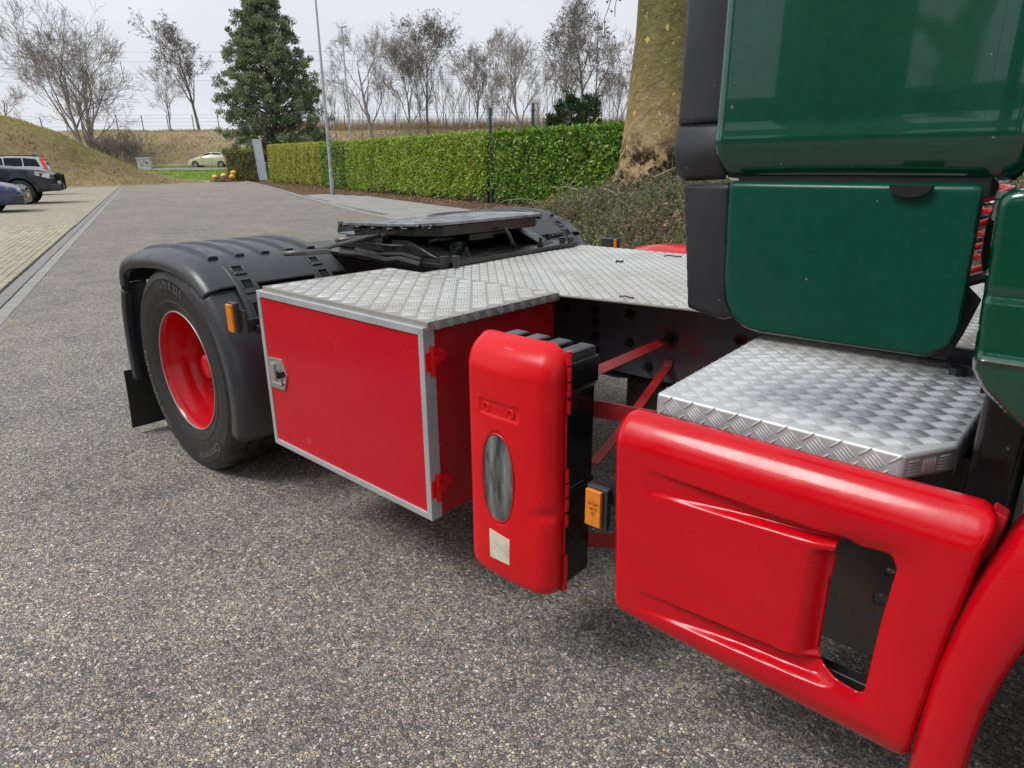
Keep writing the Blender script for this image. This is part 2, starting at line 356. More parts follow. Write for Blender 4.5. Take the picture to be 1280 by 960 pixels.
def mat_frame():
    x = NT('frame_steel')
    c = x.ramp(x.noise(4, 6), [(0.3, (0.075, 0.084, 0.105)), (0.7, (0.125, 0.135, 0.16))])
    # red overspray round the bracket
    d = x.n('ShaderNodeVectorMath', operation='DISTANCE')
    x.l(x.pos(), d.inputs[0]); d.inputs[1].default_value = (-0.45, -1.06, 0.80)
    near = x.maprange(d.outputs['Value'], 0.15, 0.02)
    f = x.math('MULTIPLY', near, x.maprange(x.noise(14, 6, rough=0.7), 0.35, 0.65, 0.0, 0.9))
    c = x.mix(f, c, (0.30, 0.03, 0.02))
    c = x.mix(x.maprange(x.noise(9, 7), 0.5, 0.8, 0, 0.4), c, (0.06, 0.054, 0.046))
    x.set(Base_Color=c, Roughness=0.42)
    x.bump(x.noise(70, 4), 0.2, 0.003)
    MAT['frame_steel'] = x.m
    x = NT('bracket_steel')
    c = x.ramp(x.noise(4, 6), [(0.3, (0.07, 0.078, 0.095)), (0.7, (0.13, 0.138, 0.155))])
    d = x.n('ShaderNodeVectorMath', operation='DISTANCE')
    x.l(x.pos(), d.inputs[0]); d.inputs[1].default_value = (0.30, -1.5, 0.37)
    near = x.maprange(d.outputs['Value'], 0.17, 0.03)
    f = x.math('MULTIPLY', near, x.maprange(x.noise(22, 6, rough=0.7), 0.42, 0.6, 0.0, 0.9))
    c = x.mix(f, c, (0.22, 0.12, 0.05))
    x.set(Base_Color=c, Roughness=0.33)
    MAT['bracket_steel'] = x.m
mat_frame()

# ------------------------------------------------------------------ mesh helpers
class MB:
    def __init__(s): s.v = []; s.f = []
    def add(s, vs, fs):
        o = len(s.v)
        s.v.extend([tuple(v) for v in vs])
        s.f.extend([tuple(i+o for i in f) for f in fs])
        return s
    def box(s, a, b, mat=None):
        (x0, y0, z0), (x1, y1, z1) = a, b
        vs = [(x0,y0,z0),(x1,y0,z0),(x1,y1,z0),(x0,y1,z0),(x0,y0,z1),(x1,y0,z1),(x1,y1,z1),(x0,y1,z1)]
        if mat is not None: vs = [tuple(mat @ Vector(v)) for v in vs]
        return s.add(vs, [(0,3,2,1),(4,5,6,7),(0,1,5,4),(1,2,6,5),(2,3,7,6),(3,0,4,7)])
    def cyl(s, p0, p1, r0, r1=None, n=16, caps=True):
        r1 = r0 if r1 is None else r1
        p0, p1 = Vector(p0), Vector(p1)
        d = (p1-p0).normalized()
        a = d.orthogonal().normalized(); b = d.cross(a)
        vs = []
        for p, r in ((p0, r0), (p1, r1)):
            for i in range(n):
                t = 2*math.pi*i/n
                vs.append(p + r*(math.cos(t)*a + math.sin(t)*b))
        fs = [(i, (i+1) % n, n+(i+1) % n, n+i) for i in range(n)]
        if caps: fs += [tuple(range(n-1, -1, -1)), tuple(range(n, 2*n))]
        return s.add(vs, fs)
    def tube(s, pts, r, n=8, caps=True, closed=False, flat=None):
        pts = [Vector(p) for p in pts]
        k = len(pts)
        rs = r if isinstance(r, (list, tuple)) else [r]*k
        vs = []; prev = None
        for i, p in enumerate(pts):
            if closed: d = pts[(i+1) % k]-pts[i-1]
            else: d = pts[min(i+1, k-1)]-pts[max(i-1, 0)]
            d.normalize()
            if prev is None: a = d.orthogonal().normalized()
            else: a = (prev - d*prev.dot(d)).normalized()
            prev = a; b = d.cross(a)
            for j in range(n):
                t = 2*math.pi*j/n
                vs.append(p + rs[i]*(math.cos(t)*a + math.sin(t)*b))
        fs = []
        for i in range(k if closed else k-1):
            i2 = (i+1) % k
            for j in range(n): fs.append((i*n+j, i*n+(j+1) % n, i2*n+(j+1) % n, i2*n+j))
        if caps and not closed: fs += [tuple(range(n-1, -1, -1)), tuple((k-1)*n+j for j in range(n))]
        return s.add(vs, fs)
    def lathe(s, prof, c, axis='y', n=48, a0=0.0, a1=2*math.pi, close_prof=False):
        # prof: (radius, offset along axis); angle measured in the plane across the axis
        full = abs(a1-a0-2*math.pi) < 1e-6
        na = n if full else n+1
        vs = []
        for i in range(na):
            t = a0+(a1-a0)*i/n
            for r, h in prof:
                u, v = r*math.cos(t), r*math.sin(t)
                p = {'y': (u, h, v), 'z': (u, v, h), 'x': (h, u, v)}[axis]
                vs.append((c[0]+p[0], c[1]+p[1], c[2]+p[2]))
        k = len(prof); fs = []
        kk = k if close_prof else k-1
        for i in range(n):
            i2 = (i+1) % na if full else i+1
            for j in range(kk):
                j2 = (j+1) % k
                fs.append((i*k+j, i2*k+j, i2*k+j2, i*k+j2))
        return s.add(vs, fs)
    def prism(s, poly, axis, d0, d1):
        # poly in the other two axes (order x,y / x,z / y,z)
        n = len(poly)
        def P(q, d): return {'z': (q[0], q[1], d), 'y': (q[0], d, q[1]), 'x': (d, q[0], q[1])}[axis]
        vs = [P(q, d0) for q in poly]+[P(q, d1) for q in poly]
        fs = [tuple(range(n-1, -1, -1)), tuple(range(n, 2*n))]+[(i, (i+1) % n, n+(i+1) % n, n+i) for i in range(n)]
        return s.add(vs, fs)
    def loft(s, secs, closed=True, caps=True):
        k = len(secs[0]); vs = [p for sec in secs for p in sec]; fs = []
        for i in range(len(secs)-1):
            for j in range(k if closed else k-1):
                j2 = (j+1) % k
                fs.append((i*k+j, i*k+j2, (i+1)*k+j2, (i+1)*k+j))
        if caps: fs += [tuple(range(k-1, -1, -1)), tuple((len(secs)-1)*k+j for j in range(k))]
        return s.add(vs, fs)

ORG = {}
def finish(o, parent, label, cat, group, kind):
    if parent is not None: o.parent = parent
    if label: o['label'] = label
    if cat: o['category'] = cat
    if group: o['group'] = group
    if kind: o['kind'] = kind
def recenter(o, me, parent, lo, hi, base=False):
    c = Vector(((lo[0]+hi[0])/2, (lo[1]+hi[1])/2, lo[2] if base else (lo[2]+hi[2])/2))
    me.transform(Matrix.Translation(-c))
    ORG[o.name] = c
    o.location = c - (ORG[parent.name] if parent is not None else Vector((0, 0, 0)))
def obj(name, mb, mat, parent=None, smooth=35, bev=0.0, seg=2, label=None, cat=None, group=None, kind=None, normals=True, solid=None):
    me = bpy.data.meshes.new(name)
    me.from_pydata(mb.v, [], mb.f)
    if normals:
        bm = bmesh.new(); bm.from_mesh(me)
        bmesh.ops.recalc_face_normals(bm, faces=bm.faces)
        bm.to_mesh(me); bm.free()
    me.materials.append(MAT[mat])
    o = bpy.data.objects.new(name, me)
    COL.objects.link(o)
    a = np.array(mb.v)
    recenter(o, me, parent, a.min(0), a.max(0), base=parent is None)
    if smooth:
        me.polygons.foreach_set('use_smooth', [True]*len(me.polygons))
        me.set_sharp_from_angle(angle=R(smooth))
    if solid:
        sm = o.modifiers.new('thickness', 'SOLIDIFY'); sm.thickness = solid; sm.offset = -1
    if bev > 0:
        b = o.modifiers.new('bevel', 'BEVEL'); b.width = bev; b.segments = seg; b.limit_method = 'ANGLE'; b.angle_limit = R(40)
        b.harden_normals = True
    finish(o, parent, label, cat, group, kind)
    return o
def npobj(name, V, F, mat, parent=None, smooth=False, label=None, cat=None, group=None, kind=None):
    V = np.asarray(V, np.float32); F = np.asarray(F, np.int32)
    me = bpy.data.meshes.new(name)
    me.vertices.add(len(V)); me.vertices.foreach_set('co', V.ravel())
    me.loops.add(F.size); me.loops.foreach_set('vertex_index', F.ravel())
    me.polygons.add(len(F))
    me.polygons.foreach_set('loop_start', np.arange(0, F.size, F.shape[1], dtype=np.int32))
    me.update(calc_edges=True)
    if smooth: me.polygons.foreach_set('use_smooth', np.ones(len(F), bool))
    me.materials.append(MAT[mat])
    o = bpy.data.objects.new(name, me)
    COL.objects.link(o)
    recenter(o, me, parent, V.min(0), V.max(0), base=parent is None)
    finish(o, parent, label, cat, group, kind)
    return o
def thing(name, loc, label, cat, rotz=0.0, group=None, local=False):
    o = bpy.data.objects.new(name, None)
    COL.objects.link(o)
    o.location = loc; o.rotation_euler = (0, 0, rotz)
    o.empty_display_size = 0.2
    ORG[o.name] = Vector((0, 0, 0)) if local else Vector(loc)
    finish(o, None, label, cat, group, None)
    return o
def linked_copy(o, parent, delta, name=None):
    c = o.copy(); COL.objects.link(c)
    c.parent = parent
    c.location = o.location + Vector(delta)
    return c
def boolean(o, mb):
    me = bpy.data.meshes.new('cutter'); me.from_pydata(mb.v, [], mb.f)
    bm = bmesh.new(); bm.from_mesh(me); bmesh.ops.recalc_face_normals(bm, faces=bm.faces); bm.to_mesh(me); bm.free()
    c = bpy.data.objects.new('cutter', me); COL.objects.link(c)
    c.location = -ORG[o.name]
    par, loc = o.parent, o.location.copy()
    o.parent = None; o.location = (0, 0, 0)
    md = o.modifiers.new('cut', 'BOOLEAN'); md.object = c; md.operation = 'DIFFERENCE'; md.solver = 'EXACT'
    bpy.context.view_layer.update()
    dg = bpy.context.evaluated_depsgraph_get()
    nm = bpy.data.meshes.new_from_object(o.evaluated_get(dg))
    old = o.data; o.modifiers.clear(); o.data = nm
    nm.name = old.name + '_cut'
    bpy.data.objects.remove(c); bpy.data.meshes.remove(me)
    o.parent = par; o.location = loc
    nm.polygons.foreach_set('use_smooth', [True]*len(nm.polygons)); nm.set_sharp_from_angle(angle=R(35))

# signed-distance panel in the x,z plane
def sd_rrect(x, z, x0, x1, z0, z1, r):
    cx, cz = (x0+x1)/2, (z0+z1)/2
    qx = np.abs(x-cx)-(x1-x0)/2+r; qz = np.abs(z-cz)-(z1-z0)/2+r
    return np.hypot(np.maximum(qx, 0), np.maximum(qz, 0))+np.minimum(np.maximum(qx, qz), 0)-r
def sd_poly(x, z, pts, r):
    # pts: convex or concave polygon; rounded by r (inset then offset)
    pts = np.array(pts, float)
    d = np.full(x.shape, 1e9); sgn = np.ones(x.shape)
    n = len(pts)
    for i in range(n):
        a, b = pts[i], pts[i-1]
        ex, ez = b[0]-a[0], b[1]-a[1]
        wx, wz = x-a[0], z-a[1]
        t = np.clip((wx*ex+wz*ez)/(ex*ex+ez*ez), 0, 1)
        d = np.minimum(d, (wx-ex*t)**2+(wz-ez*t)**2)
        c1 = z >= a[1]; c2 = z < b[1]; c3 = ex*wz > ez*wx
        flip = (c1 & c2 & c3) | (~c1 & ~c2 & ~c3)
        sgn = np.where(flip, -sgn, sgn)
    return sgn*np.sqrt(d)-r
def panel(sdf, x0, x1, z0, z1, step, surf):
    nx, nz_ = int((x1-x0)/step)+2, int((z1-z0)/step)+2
    gx, gz = np.meshgrid(x0+np.arange(nx)*step, z0+np.arange(nz_)*step, indexing='ij')
    d = sdf(gx, gz)
    inside = d < 0
    core = d < -0.42*step
    cell = core[:-1, :-1] | core[1:, :-1] | core[1:, 1:] | core[:-1, 1:]
    mv = d > -0.42*step
    for _ in range(5):
        e = 1e-4
        dx = (sdf(gx+e, gz)-sdf(gx-e, gz))/(2*e); dz = (sdf(gx, gz+e)-sdf(gx, gz-e))/(2*e)
        d = sdf(gx, gz)
        L = np.maximum(dx*dx+dz*dz, 0.5)
        gx = np.where(mv, gx-d*dx/L, gx); gz = np.where(mv, gz-d*dz/L, gz)
    d = np.minimum(sdf(gx, gz), 0)
    X, Y, Z = surf(gx, gz, d)
    idx = -np.ones(gx.shape, int)
    mb = MB()
    fs = []
    for i in range(nx-1):
        for j in range(nz_-1):
            if cell[i, j]: fs.append(((i, j), (i+1, j), (i+1, j+1), (i, j+1)))
    vs = []
    for f in fs:
        for q in f:
            if idx[q] < 0:
                idx[q] = len(vs); vs.append((X[q], Y[q], Z[q]))
    mb.add(vs, [tuple(idx[q] for q in f) for f in fs])
    return mb
def roll(d, r, p=2.0):
    # depth of a rolled edge of radius r at signed distance d (negative inside)
    t = np.clip(1+d/r, 0, 1)
    return r*(1-(np.clip(1-t**p, 0, 1))**(1/p))
def smooth01(t):
    t = np.clip(t, 0, 1); return t*t*(3-2*t)

def text_mesh(s, size, depth=0.0):
    cu = bpy.data.curves.new('txt', 'FONT'); cu.body = s; cu.size = size; cu.align_x = 'CENTER'; cu.align_y = 'CENTER'; cu.extrude = depth; cu.resolution_u = 3
    o = bpy.data.objects.new('txt', cu); COL.objects.link(o)
    bpy.context.view_layer.update()
    me = bpy.data.meshes.new_from_object(o.evaluated_get(bpy.context.evaluated_depsgraph_get()))
    vs = [v.co.copy() for v in me.vertices]; fs = [tuple(p.vertices) for p in me.polygons]
    bpy.data.objects.remove(o); bpy.data.curves.remove(cu); bpy.data.meshes.remove(me)
    return vs, fs

# ground frames: road frame (s along the road away from the truck, t to its right); view frame (L right, F ahead)
def ST(s, t, z=0.0): return (-0.938*s+0.345*t, 0.345*s+0.938*t, z)
ER = (math.sin(YAW), -math.cos(YAW)); EF = (math.cos(YAW), math.sin(YAW))
def LF(L, F, z=0.0): return (CAM.x+L*ER[0]+F*EF[0], CAM.y+L*ER[1]+F*EF[1], z)

# =================================================================== SETTING: ground
def structure(o): o['kind'] = 'structure'; return o
def sheet(name, pts, z, mat):
    mb = MB(); mb.add([(p[0], p[1], z) for p in pts], [tuple(range(len(pts)))])
    o = obj(name, mb, mat, smooth=0, normals=False, kind='structure')
    return o
# base land out to the horizon
sheet('ground', [(-900, -900), (900, -900), (900, 900), (-900, 900)], -0.030, 'field')
# asphalt: from the left gutter to the right kerb, ends square to the view
road = [ST(-60, -4.085), ST(62.2, -4.085), LF(-25.6, 63.8), LF(-25, 65.4), ST(72.5, 5.75), ST(58, 5.1), ST(45, 4.4), ST(35.6, 3.78), ST(28, 3.27), ST(19.6, 2.85), ST(14, 2.80), ST(8, 2.80), ST(-60, 2.80)]
sheet('asphalt_road', road, 0.0, 'asphalt')
# soil under the hedges and shrub bank
sheet('soil_strip', [ST(-40, 2.9), ST(14, 2.9), ST(35, 3.9), ST(73, 5.9), ST(75, 14), ST(-40, 14)], -0.012, 'soil')

# ------------------------------------------------------------------ kerb on the right, stone by stone
def polyline_walk(pts, step):
    pts = [Vector((p[0], p[1], 0)) for p in pts]
    seg = []; acc = 0
    for a, b in zip(pts[:-1], pts[1:]):
        L = (b-a).length; seg.append((acc, L, a, b)); acc += L
    s = 0; outp = []
    while s < acc-step*0.5:
        for (a0, L, a, b) in seg:
            if a0 <= s+step/2 <= a0+L:
                d = (b-a).normalized(); outp.append((a+d*(s+step/2-a0), math.atan2(d.y, d.x))); break
        s += step
    return outp
kerb_root = thing('kerb', ST(30, 4), None, None); kerb_root['kind'] = 'structure'
kp = [ST(-6, 2.87), ST(14, 2.87), ST(19.6, 2.92), ST(28, 3.36), ST(35.6, 3.87), ST(45, 4.5), ST(58, 5.2), ST(72.5, 5.85)]
rng = random.Random(3)
proto = None
for i, (p, a) in enumerate(polyline_walk(kp, 1.0)):
    if proto is None:
        mb = MB(); mb.box((-0.496, -0.075, -0.1), (0.496, 0.075, 0.075))
        proto = obj('kerb_stone', mb, 'kerb', kerb_root, bev=0.015)
        ORG[proto.name] = Vector((0, 0, 0)); o = proto
    else:
        o = proto.copy(); COL.objects.link(o); o.parent = kerb_root
    o.location = Vector((p.x, p.y, -0.0125+rng.uniform(-.004, .004))) - ORG[kerb_root.name]
    o.rotation_euler = (0, 0, a+rng.uniform(-.006, .006))
# pavement of concrete slabs between kerb and soil
pav_root = thing('pavement', ST(22, 4), None, None); pav_root['kind'] = 'structure'
def kerb_t(s):
    pts = [(-6, 2.87), (14, 2.87), (19.6, 2.92), (28, 3.36), (35.6, 3.87), (45, 4.5), (58, 5.2), (72.5, 5.85)]
    return float(np.interp(s, [p[0] for p in pts], [p[1] for p in pts]))
mb = MB(); cells = []
for i in range(40):
    s0 = 14.0+i*0.5
    for j in range(10):
        t0 = 6.0-0.302*(j+1)
        if t0 < kerb_t(s0+.25)+0.085 or s0 > 33.5-max(0, t0-4.3)*3.4: continue
        cells.append((s0, t0))
cells.sort(key=lambda c: c[0])
proto = None
for i, (s0, t0) in enumerate(cells):
    if proto is None:
        b = MB(); b.box((-0.247, -0.148, -0.06), (0.247, 0.148, 0.0))
        proto = obj('slab', b, 'slab', pav_root, bev=0.006, seg=1); o = proto
    elif i < 300:
        o = proto.copy(); COL.objects.link(o); o.parent = pav_root
    else: break
    p = ST(s0+.25, t0+.151)
    o.location = Vector((p[0], p[1], 0.035+rng.uniform(-.003, .003))) - ORG[pav_root.name]
    o.rotation_euler = (rng.uniform(-.004, .004), rng.uniform(-.004, .004), math.atan2(.345, -.938))

# ------------------------------------------------------------------ gutter on the left: two rows of concrete stones
gut_root = thing('gutter', ST(25, -4.2), None, None); gut_root['kind'] = 'structure'
p1 = p2 = None
for row, (tc_, wd, z, mt) in enumerate(((-4.318, 0.155, -0.005, 'kerb_dark'), (-4.160, 0.150, 0.001, 'kerb'))):
    proto = None
    for i in range(-3, 62):
        s0 = i*1.0+(0.4 if row else 0)
        if proto is None:
            b = MB(); b.box((-0.495, -wd/2+.006, -0.1), (0.495, wd/2-.006, 0.0))
            proto = obj('gutter_stone', b, mt, gut_root, bev=0.008, seg=1); o = proto
        else:
            o = proto.copy(); COL.objects.link(o); o.parent = gut_root
        p = ST(s0+.5, tc_)
        o.location = Vector((p[0], p[1], z-0.05+rng.uniform(-.003, .003))) - ORG[gut_root.name]
        o.rotation_euler = (rng.uniform(-.01, .01), 0, math.atan2(.345, -.938)+rng.uniform(-.003, .003))
sheet('gutter_bed', [ST(-4, -4.43), ST(62.2, -4.43), ST(62.2, -4.05), ST(-4, -4.05)], -0.022, 'joint')

# ------------------------------------------------------------------ brick paved parking bays: the 300 bricks nearest in view singly, the next ones joined
pv = thing('brick_paving', ST(20, -8), None, None); pv['kind'] = 'structure'
far = MB(); far.add([(*ST(19.0, -4.42)[:2], -0.006), (*ST(62.5, -4.42)[:2], -0.006), (*ST(62.5, -40)[:2], -0.006), (*ST(19.0, -40)[:2], -0.006)], [(0, 1, 2, 3)])
o = obj('paving_surface', far, 'brick_far', pv, smooth=0, normals=False)
sheet('paving_bed', [ST(-20, -4.42), ST(19.0, -4.42), ST(19.0, -40), ST(-20, -40)], -0.020, 'soil')
bl = []
nb = 0
for j in range(60):
    t0 = -4.43-(j+1)*0.105
    for i in range(int((19.0-3.0)/0.21)):
        s0 = 3.0+i*0.21+(0.105 if j % 2 else 0)
        # keep what the camera sees
        P = ST(s0, t0)
        q = Vector((P[0], P[1], 0))-CAM
        zc = q.dot(_f)
        if zc < 1: continue
        u = 640+835.2*q.dot(_rt)/zc
        if u < -60 or s0 > 19: continue
        bl.append((q.length, s0, t0))
bl.sort()
proto = None
stuffV, stuffF = [], []
boxV = np.array([(-.1,-.0485,-.05),(.1,-.0485,-.05),(.1,.0485,-.05),(-.1,.0485,-.05),(-.1,-.0485,-.004),(.1,-.0485,-.004),(.1,.0485,-.004),(-.1,.0485,-.004),(-.096,-.0445,0),(.096,-.0445,0),(.096,.0445,0),(-.096,.0445,0)])
boxF = np.array([(8,9,10,11),(4,5,9,8),(5,6,10,9),(6,7,11,10),(7,4,8,11),(0,1,5,4),(1,2,6,5),(2,3,7,6),(3,0,4,7)])
ang = math.atan2(.345, -.938)
ca, sa = math.cos(ang), math.sin(ang)
for k, (dist, s0, t0) in enumerate(bl):
    P = ST(s0+.1, t0+.05)
    dz = rng.uniform(-.0035, .0025)
    if k < 300:
        if proto is None:
            b = MB(); b.add(boxV, [tuple(f) for f in boxF]); proto = obj('brick', b, 'brick', pv, smooth=0); o = proto
        else:
            o = proto.copy(); COL.objects.link(o); o.parent = pv
        o.location = Vector((P[0], P[1], -0.025+dz)) - ORG[pv.name]
        o.rotation_euler = (rng.uniform(-.012, .012), rng.uniform(-.006, .006), ang+rng.uniform(-.008, .008))
    else:
        stuffV.append(np.stack([boxV[:, 0]*ca-boxV[:, 1]*sa+P[0], boxV[:, 0]*sa+boxV[:, 1]*ca+P[1], boxV[:, 2]+dz], 1))
        stuffF.append(boxF+12*len(stuffF))
if stuffV:
    npobj('bricks', np.concatenate(stuffV), np.concatenate(stuffF), 'brick', pv, kind='stuff')

# ------------------------------------------------------------------ land forms
def heightfield(name, us, vs_, place, h, mat, smooth=True):
    U, Vv = np.meshgrid(us, vs_, indexing='ij')
    H = h(U, Vv)
    X, Y = place(U, Vv)
    V = np.stack([X.ravel(), Y.ravel(), H.ravel()], 1)
    n, k = U.shape
    idx = np.arange(n*k).reshape(n, k)
    F = np.stack([idx[:-1, :-1], idx[1:, :-1], idx[1:, 1:], idx[:-1, 1:]], -1).reshape(-1, 4)
    return npobj(name, V, F, mat, smooth=smooth, kind='structure')
def place_lf(L, F): return CAM.x+L*ER[0]+F*EF[0], CAM.y+L*ER[1]+F*EF[1]
_ph = np.random.RandomState(5).uniform(0, 6.28, 40)
def fbm(x, y, f, oct=4):
    r = 0; a = 1.0
    for o_ in range(oct):
        k = o_*6
        r = r+a*(np.sin(x*f+_ph[k]+1.3*np.sin(y*f*.7+_ph[k+1]))+np.sin(y*f*1.1+_ph[k+2]+1.1*np.sin(x*f*.6+_ph[k+3])))*.25
        f *= 2.1; a *= .5
    return r
def emb_h(L, F):
    b = np.interp(F, [63.6, 64.2, 68.3, 73.0, 83.0, 84.5, 102, 112], [-0.25, 0.02, 1.17, 1.24, 5.2, 5.45, 5.45, 0.5])
    return b+fbm(L, F, 0.5)*np.interp(F, [64, 66, 73, 76, 110], [0.05, 0.05, 0.05, 0.22, 0.25])
heightfield('railway_embankment', np.arange(-170, 175, 0.9), np.concatenate([np.arange(63.6, 86, 0.55), np.arange(86, 113, 3)]), place_lf, emb_h, 'embankment_grass')
def verge_h(L, F): return emb_h(L, F)+0.03
heightfield('grass_verge', np.arange(-44, -8, 0.5), np.arange(64.6, 73.4, 0.4), place_lf, verge_h, 'verge_grass')
def mound_h(L, F):
    a = np.interp(L, [-90, -60, -45, -40.3, -36.5, -33.4, -30.8, -29.3, -27.9, -27.0], [6.2, 6.2, 5.9, 5.2, 4.05, 2.15, .70, .25, 0.0, -.2])
    toe = np.interp(L, [-60, -38, -28], [44.0, 45.0, 53.0])
    g = np.clip((F-toe)/np.maximum(8.6, 1e-3), 0, 1); g = g*g*(3-2*g)*.55+g*.45
    back = np.clip((70-F)/12.0, 0, 1)
    return a*g*back+fbm(L, F, 0.8)*.17*np.clip(g*4, 0, 1)-0.03
heightfield('grassy_mound', np.arange(-90, -26.9, 0.5), np.arange(43.5, 70.5, 0.5), place_lf, mound_h, 'mound_grass')

# grass blades on the land forms (nobody could count them)
def blades(name, n, lrange, frange, hfun, mat, length, seed, keep=None, lean=0.5, width=0.03):
    r = np.random.RandomState(seed)
    L = r.uniform(*lrange, n); F = r.uniform(*frange, n)
    if keep is not None:
        k = keep(L, F); L, F = L[k], F[k]; n = len(L)
    H = hfun(L, F); X, Y = place_lf(L, F)
    P = np.stack([X, Y, H-0.03], 1)
    a = r.uniform(0, 6.28, n); ln = length*r.uniform(.4, 1.3, n)
    d = np.stack([np.cos(a)*lean*r.uniform(.2, 1.6, n), np.sin(a)*lean*r.uniform(.2, 1.6, n), np.ones(n)], 1)
    d /= np.linalg.norm(d, axis=1)[:, None]
    sx = np.stack([-np.sin(a), np.cos(a), np.zeros(n)], 1)*(width*r.uniform(.6, 1.4, n))[:, None]
    V = np.stack([P-sx, P+sx, P+d*ln[:, None]], 1).reshape(-1, 3)
    Fc = np.arange(3*n).reshape(n, 3)
    return npobj(name, V, Fc, mat, kind='stuff', label=None)
_mr = np.random.RandomState(21)
def _keep_dry(L, F):
    h = mound_h(L, F); p = np.where(h < 1.3, .30+.25*h, .95)*np.where((L < -34.5) & (h > 2.3) & (fbm(L, F, .8) > -.12), .25, 1.0)
    return (h > .08) & (_mr.uniform(0, 1, len(L)) < p)
def _keep_moss(L, F):
    h = mound_h(L, F); return (h > 1.6) & (L < -33.0+3*fbm(L, F, .5)) & (fbm(L, F, .8) > -.16)
blades('dry_grass', 60000, (-62, -27.6), (44, 62), mound_h, 'grass_mixed', 0.30, 1, keep=_keep_dry, width=0.022, lean=.9)
blades('mossy_grass', 60000, (-62, -29), (44, 62), mound_h, 'grass_moss', 0.17, 6, keep=_keep_moss, width=0.026, lean=.9)
blades('dry_grass', 50000, (-60, 30), (74, 86), emb_h, 'grass_straw', 0.30, 2, lean=.9, width=0.03)
blades('green_grass', 30000, (-44, -8), (64.8, 73.2), verge_h, 'grass_green', 0.16, 3, width=0.03)
blades('green_grass', 9000, (-40, -28), (45, 62), mound_h, 'grass_green', 0.2, 4, keep=lambda L, F: (mound_h(L, F) > 0.05) & (mound_h(L, F) < 1.3) & (fbm(L, F, .9) > 0.0), width=0.025)
blades('tall_dry_reeds', 16000, (-26, 30), (83, 89), emb_h, 'grass_straw', 1.3, 5, lean=.18, width=0.02)

# =================================================================== TRUCK
truck = thing('truck', (-1.0, -0.66, 0.0), 'green and red truck tractor with bare fifth wheel and tread plate deck', 'truck')
def tp(name, mb, mat, parent=None, **k): return obj(name, mb, mat, parent or truck, **k)

# ---- tread plate ridges: five-bar groups on a lattice turned by 45 degrees
def tread(name, poly, place, parent, mat, s=0.037, h=0.0016, margin=0.006, rot=45):
    pts = np.array(poly)
    lo, hi = pts.min(0), pts.max(0)
    c, sn = math.cos(R(rot)), math.sin(R(rot))
    n = int(np.hypot(*(hi-lo))/s)+2
    C0 = (lo+hi)/2
    us, vs_, th = [], [], []
    for i in range(-n, n+1):
        for j in range(-n, n+1):
            cu, cv = i*s, j*s
            for k in range(5):
                off = (k-2)*s*0.175
                if (i+j) % 2: a, b, t = cu, cv+off, 0
                else: a, b, t = cu+off, cv, 1
                us.append(C0[0]+a*c-b*sn); vs_.append(C0[1]+a*sn+b*c); th.append(R(rot)+t*math.pi/2)
    us, vs_, th = np.array(us), np.array(vs_), np.array(th)
    k = (us > lo[0]) & (us < hi[0]) & (vs_ > lo[1]) & (vs_ < hi[1])
    us, vs_, th = us[k], vs_[k], th[k]
    k = sd_poly(us, vs_, poly, 0.0) < -margin
    us, vs_, th = us[k], vs_[k], th[k]
    l, wv = s*0.47, s*0.062
    T = np.array([(-l,0,0),(-.55*l,-wv,0),(.55*l,-wv,0),(l,0,0),(.55*l,wv,0),(-.55*l,wv,0),(-.6*l,0,h),(.6*l,0,h)])
    TF = np.array([(0,1,6),(5,0,6),(2,3,7),(3,4,7),(1,2,7),(1,7,6),(4,5,6),(4,6,7)])
    cs, sn_ = np.cos(th)[:, None], np.sin(th)[:, None]
    U = us[:, None]+T[None, :, 0]*cs-T[None, :, 1]*sn_
    W = vs_[:, None]+T[None, :, 0]*sn_+T[None, :, 1]*cs
    Hh = np.broadcast_to(T[None, :, 2], U.shape)
    V = np.stack(place(U.ravel(), W.ravel(), Hh.ravel()), 1)
    F = (TF[None]+8*np.arange(len(us))[:, None, None]).reshape(-1, 3)
    return npobj(name, V, F, mat, parent, kind='stuff')

# ---- chassis
rail_prof = [(-1.06, .655), (-0.985, .655), (-0.985, .664), (-1.051, .664), (-1.051, .932), (-0.985, .932), (-0.985, .941), (-1.06, .941)]
b = MB(); b.prism(rail_prof, 'x', -3.55, 1.6)
rail = tp('chassis_rail', b, 'frame_steel')
b = MB(); b.prism([(-1.32-y, z) for y, z in rail_prof], 'x', -3.55, 1.6)
rail2 = tp('chassis_rail', b, 'frame_steel')
def bolt_mb(p, axis, r=0.014, L=0.022):
    b = MB(); p = Vector(p); a = Vector(axis).normalized()
    b.cyl(p, p+a*0.004, r*1.45, n=12)
    b.cyl(p+a*0.004, p+a*(0.004+L*.6), r, n=6)
    b.cyl(p+a*(0.004+L*.6), p+a*(0.004+L*1.35), r*.55, n=8)
    return b
for (x, z) in ((-.817, .871), (-.815, .822), (-.813, .773), (-.812, .723), (-.667, .877), (-.662, .774), (-.95, .86), (-.58, .70)):
    tp('bolt', bolt_mb((x, -1.06, z), (0, -1, 0), 0.013), 'black_steel', rail, smooth=30)
tp('bolt', bolt_mb((-.497, -1.066, .816), (0, -1, 0), 0.017, .03), 'black_steel', rail, smooth=30)
b = MB(); b.lathe([(0.021, 0.0), (0.021, -0.006), (0.013, -0.006), (0.013, 0.002)], (-.255, -1.06, .851), 'y', 20)
tp('bushing', b, 'red_brown', rail)
b = MB(); b.cyl((-.255, -1.062, .851), (-.255, -1.055, .851), .0128, n=16); tp('hole', b, 'dark_void', rail)
b = MB(); b.prism([(-.44, .941), (-.34, .941), (-.40, .90)], 'y', -1.066, -1.0615); tp('gusset', b, 'frame_steel', rail)
